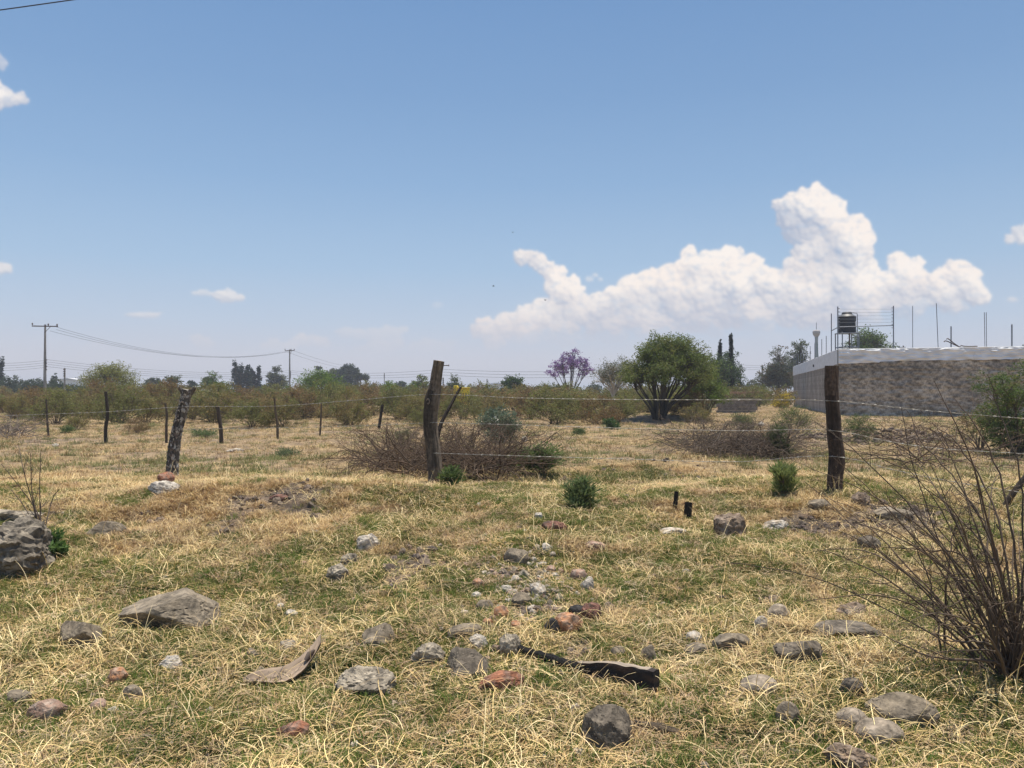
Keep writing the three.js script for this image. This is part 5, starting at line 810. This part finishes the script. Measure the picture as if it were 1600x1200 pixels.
shrub(908, 793, 50, 44, 'low green bushy weed on the slope right of the middle', { col: [0.19, 0.25, 0.095], leaves: 1500, leaf: [0.085, 0.012], up: 0.8 }); shrub(706, 764, 36, 34, 'green weed at the foot of the central post', { col: [0.15, 0.21, 0.065], leaves: 800 });
shrub(1226, 775, 42, 62, 'tall green weed left of the right-hand post', { col: [0.25, 0.30, 0.10], leaves: 1500, leaf: [0.09, 0.012], up: 1.0 }); shrub(1216, 718, 44, 60, 'dark green weed clump between the brush heap and right-hand post', { col: [0.119, 0.154, 0.063], leaves: 1800 });
shrub(72, 872, 54, 40, 'dark green leafy weed at the foot of the slim sapling', { col: [0.105, 0.189, 0.049], leaves: 1500, leaf: [0.055, 0.022] }); shrub(955, 671, 26, 20, 'small round green shrub on the field edge left of the mesquite', { col: [0.098, 0.168, 0.056], leaves: 1000, leaf: [0.08, 0.03] });
shrub(905, 678, 26, 10, 'low dark weed patch left of the small round shrub', { col: [0.112, 0.168, 0.056], leaves: 600 }); shrub(318, 683, 46, 12, 'low green weed patch between the stakes right of the scaly post', { col: [0.154, 0.224, 0.084], leaves: 900 }); shrub(105, 676, 22, 10, 'low green weed on the bare field at the left', { col: [0.140, 0.210, 0.070], leaves: 500 }); shrub(448, 714, 46, 12, 'low grey-green weed in the middle of the bare field', { col: [0.182, 0.224, 0.105], leaves: 600 }); shrub(630, 700, 42, 30, 'grey-green weedy clump at the left of the dead brush', { col: [0.210, 0.210, 0.112], leaves: 900 });
shrub(1160, 672, 40, 26, 'spiky green shrub in the field beside the low block wall', { col: [0.161, 0.203, 0.077], leaves: 1300, up: 1.0 }); shrub(1345, 688, 58, 40, 'green-based shrub with dry twigs right of the right-hand post', { col: [0.154, 0.196, 0.070], leaves: 1500, up: 0.8, stems: 9 }); shrub(1240, 674, 70, 54, 'spreading fine-leaved shrub before the far end of the building', { col: [0.168, 0.210, 0.070], leaves: 2600, up: 0.4 });
{ const f = ground(1590, 712), s = -f.z / 1200, t = makeTree({ seed: 91, H: 164 * s, W: 130 * s, crown: 0.1, shape: 'bush', lobes: 18, lobeR: 0.2, stems: 6, stemR: 0.03, leaves: 13000, lpc: 30, leaf: [0.055, 0.018], spread: 0.075, col: [0.140, 0.210, 0.059], col2: C.mesq2, mat: M.leaf, twigR: 0.004, crownName: 'foliage' }); t.name = numbered('acacia_bush'); t.position.copy(f); scene.add(t); tag(t, 'tall green acacia bush against the wall at the right edge', 'shrub'); }
{ const f = ground(1530, 704), s = -f.z / 1200, t = makeTree({ seed: 92, H: 74 * s, W: 92 * s, crown: 0.15, shape: 'round', lobes: 11, lobeR: 0.18, stems: 7, stemR: 0.02, leaves: 3200, lpc: 22, leaf: [0.05, 0.016], spread: 0.08, col: [0.154, 0.182, 0.063], col2: C.oliveB, mat: M.leaf, twigR: 0.004, crownName: 'foliage' }); t.name = numbered('acacia_bush'); t.position.copy(f); scene.add(t); tag(t, 'lower thin acacia bush with dark stems before the building wall', 'shrub'); }
{ // nopal cactus by the mesquite
  const f = ground(1098, 646), t = thing('prickly_pear', 'prickly pear cactus with pale pads between the mesquite and low wall', 'cactus', f.clone()), r = rng(17), pad = new THREE.SphereGeometry(1, 14, 10); pad.scale(0.17, 0.24, 0.04);
  const cm = [std({ color: rgb(0.20, 0.23, 0.11), roughness: 0.8 }), std({ color: rgb(0.27, 0.28, 0.16), roughness: 0.8 })];
  for (let k = 0; k < 26; k++) { const m = mesh('pad', pad, cm[k % 2], t), lev = Math.floor(k / 7); m.position.set((r() - 0.4) * 1.3, 0.22 + lev * 0.3 + r() * 0.08, (r() - 0.5) * 0.7); m.rotation.set((r() - 0.5) * 0.7, r() * 3, (r() - 0.5) * 1.2); }
}
{ // yellow flowering shrubs in the scrub
  for (const [x, y, w, h, l] of [[905, 652, 34, 34, 'shrub with yellow flowers in the scrub below the jacaranda'], [1222, 640, 34, 40, 'yellow-topped shrub at the far end of the building']]) shrub(x, y, w, h, l, { col: [0.588, 0.462, 0.042], col2: C.olive, mix: 0.5, leaves: 900, leaf: [0.12, 0.06] });
}
// birds far off in the sky
for (const [x, y, l] of [[801, 363, 'tiny dark bird high above the left tip of the cloud'], [771, 447, 'tiny dark bird left of the cloud'], [852, 469, 'tiny dark bird in front of the cloud edge']]) {
  const p = at(x, y, 75), b = new THREE.SphereGeometry(1, 10, 8); b.scale(0.045, 0.04, 0.12); const q = b.attributes.position; for (let i = 0; i < q.count; i++) if (q.getZ(i) > 0.04) q.setX(i, q.getX(i) * 1.3);
  const t = thing('bird', l, 'bird', p); const parts = [b.toNonIndexed()];
  for (const s of [-1, 1]) { const w = new THREE.BufferGeometry(); w.setAttribute('position', new THREE.Float32BufferAttribute([0, 0.01, -0.05, 0, 0.01, 0.05, s * 0.13, 0.07, 0.02, 0, 0.01, -0.05, s * 0.13, 0.07, 0.02, s * 0.12, 0.07, -0.04, s * 0.12, 0.07, -0.04, s * 0.13, 0.07, 0.02, s * 0.24, 0.03, 0.03], 3)); w.computeVertexNormals(); w.setAttribute('uv', new THREE.Float32BufferAttribute(new Float32Array(18), 2)); parts.push(w); }
  mesh('body', mergeGeometries(parts), std({ color: rgb(0.03, 0.03, 0.03), side: THREE.DoubleSide }), t).rotation.y = x;
}
console.log('objects done');

// ---------------------------------------------------------------- grass
function bladeClump(seed, n, o) {
  const r = rng(seed), p = [], nn = [], idx = [];
  for (let b = 0; b < n; b++) {
    const a = r() * 6.283, R = Math.sqrt(r()) * o.rad, x0 = Math.cos(a) * R, z0 = Math.sin(a) * R, y = o.lift ? r() * o.lift : -0.004, az = r() * 6.283, len = lerp(o.len[0], o.len[1], r()), w = o.w * (0.7 + 0.6 * r()); let el = lerp(o.tilt[0], o.tilt[1], r()), q = V(x0, y, z0), cz = az; const k0 = p.length / 3, S = o.seg || 3, bend = o.bend * (0.4 + r()) / S, twist = (r() - 0.5) * (o.twist || 0.3);
    for (let s = 0; s <= S; s++) {
      const side = V(-Math.sin(cz), 0.25 * Math.sin(b * 3.1), Math.cos(cz)).normalize(), ww = w * (s === S ? 0.12 : 1 - 0.45 * s / S) / 2; p.push(q.x - side.x * ww, q.y - side.y * ww, q.z - side.z * ww, q.x + side.x * ww, q.y + side.y * ww, q.z + side.z * ww);
      const dir = V(Math.cos(cz) * Math.cos(el), Math.sin(el), Math.sin(cz) * Math.cos(el)); q = q.clone().addScaledVector(dir, len / S); el -= bend; cz += twist; if (q.y < 0.004) { q.y = 0.004 + r() * 0.01; el = Math.abs(el) * 0.3; }
    }
    for (let s = 0; s < S; s++) { const o2 = k0 + s * 2; idx.push(o2, o2 + 1, o2 + 2, o2 + 1, o2 + 3, o2 + 2); }
  }
  const g = new THREE.BufferGeometry(); g.setAttribute('position', new THREE.Float32BufferAttribute(p, 3)); g.setIndex(idx); g.computeVertexNormals(); return g;
}
const inRock = (x, d) => { for (const [a, b, rx, rd] of footprints) if (((x - a) / rx) ** 2 + ((d - b) / rd) ** 2 < 1) return true; return false; };
function scatter(name, label, geos, mat, count, seed, dens, d0, d1, pal, sc, pw = 1) {
  const r = rng(seed), lists = geos.map(() => []); let n = 0, guard = 0;
  while (n < count && guard++ < count * 14) {
    const d = Math.pow(lerp(Math.pow(d0, pw), Math.pow(d1, pw), r()), 1 / pw), x = (r() - 0.5) * 2 * (0.74 * d + 0.6); if (r() > dens(x, d)) continue; if (d < 12 && inRock(x, d)) continue; lists[n % geos.length].push([x, d, r(), r(), r(), r()]); n++;
  }
  const m = new THREE.Matrix4(), q = new THREE.Quaternion(), e = new THREE.Euler(), c = new THREE.Color();
  lists.forEach((L, k) => {
    const im = new THREE.InstancedMesh(geos[k], mat, L.length);
    L.forEach(([x, d, a, b, s, t], i) => { e.set((b - 0.5) * 0.4, a * 6.283, (s - 0.5) * 0.4); const S = lerp(sc[0], sc[1], t); m.compose(onGround(x, d, -0.004), q.setFromEuler(e), V(S, S * (0.8 + 0.4 * b), S)); im.setMatrixAt(i, m); const P = pal[Math.min(pal.length - 1, Math.floor(s * pal.length))], v = 0.78 + 0.44 * b + 0.25 * N3(x * 1.3, d * 1.3, 41); c.setRGB(clamp(P[0] * v), clamp(P[1] * v), clamp(P[2] * v * (0.9 + 0.2 * a))); im.setColorAt(i, c); });
    im.castShadow = im.receiveShadow = true; im.name = numbered(name); scene.add(im); tag(im, label, 'grass', null, 'stuff');
  });
}
const grGeo = [0, 1, 2].map(k => bladeClump(500 + k, 30, { rad: 0.05, len: [0.025, 0.075], w: 0.0042, tilt: [0.5, 1.5], bend: 0.9 }));
const stGeo = [0, 1, 2].map(k => bladeClump(510 + k, 30, { rad: 0.06, len: [0.03, 0.10], w: 0.0036, tilt: [0.15, 1.25], bend: 1.2, twist: 0.9 }));
const loGeo = [0, 1, 2, 3].map(k => bladeClump(520 + k, 6, { rad: 0.05, len: [0.14, 0.36], w: 0.0034, tilt: [0.35, 1.35], bend: 1.7, seg: 7, twist: 0.35 }));
const liGeo = [0, 1, 2].map(k => bladeClump(530 + k, 26, { rad: 0.11, len: [0.03, 0.12], w: 0.0036, tilt: [-0.15, 0.3], bend: 0.2, twist: 0.6, lift: 0.03 }));
const fiGeo = [0, 1, 2].map(k => bladeClump(540 + k, 26, { rad: 0.12, len: [0.04, 0.14], w: 0.008, tilt: [0.2, 1.3], bend: 0.9 }));
const GREEN = [[0.125, 0.18, 0.034], [0.175, 0.21, 0.045], [0.095, 0.155, 0.03], [0.24, 0.235, 0.065]], STRAW = [[0.50, 0.335, 0.145], [0.59, 0.435, 0.195], [0.44, 0.29, 0.12], [0.33, 0.205, 0.10], [0.30, 0.20, 0.115], [0.64, 0.49, 0.26]];
scatter('green_grass', 'short green grass growing in patches through the straw', grGeo, M.grass, 64000, 1, (x, d) => smooth(0.12, 0.62, greenAt(x, d)) * (1 - 0.96 * smooth(0.3, 0.7, bareAt(x, d))), 2.6, 12.5, GREEN, [0.6, 1.15], 1.6);
scatter('dry_grass', 'short curled dry grass covering the near ground', stGeo, M.straw, 42000, 2, (x, d) => (0.14 + 0.86 * smooth(0.65, 0.12, greenAt(x, d))) * (1 - 0.95 * smooth(0.3, 0.7, bareAt(x, d))), 2.6, 12.5, STRAW, [0.55, 1.15], 1.6);
scatter('straw_litter', 'loose straw lying flat between the grass', liGeo, M.straw, 22000, 3, (x, d) => 0.6 * (1 - 0.85 * smooth(0.35, 0.75, bareAt(x, d))), 2.6, 12.5, [...STRAW, [0.30, 0.21, 0.12], [0.36, 0.27, 0.17]], [0.7, 1.2], 1.6);
scatter('straw_stalks', 'long thin arching straw stalks standing over the grass', loGeo, M.straw, 7500, 4, (x, d) => clamp(0.25 + 0.9 * N3(x * 1.1, d * 1.1, 51) + 0.5 * N3(x * 3, d * 3, 52) + (d < 5 ? 0.25 : 0) - 0.4 * bareAt(x, d)), 2.6, 11.5, [[0.72, 0.55, 0.25], [0.64, 0.46, 0.19], [0.78, 0.63, 0.33], [0.48, 0.33, 0.15]], [0.6, 1.15], 1.5);
scatter('field_grass', 'short dry grass of the field behind the fence', fiGeo, M.straw, 34000, 5, (x, d) => (1 - 0.85 * smooth(0.3, 0.7, bareAt(x, d))) * 0.8, 11, 62, [[0.46, 0.31, 0.14], [0.52, 0.37, 0.175], [0.38, 0.25, 0.12], [0.30, 0.20, 0.11], [0.42, 0.305, 0.14]], [0.4, 1.15], 1.3);
scatter('field_weeds', 'sparse green weeds of the field behind the fence', fiGeo, M.grass, 11000, 6, (x, d) => smooth(0.35, 0.9, greenAt(x, d)) + 0.05, 11, 50, [[0.16, 0.18, 0.06], [0.20, 0.20, 0.075]], [0.5, 1.4], 1.2);
console.log('grass done');
renderer.render(scene, camera);
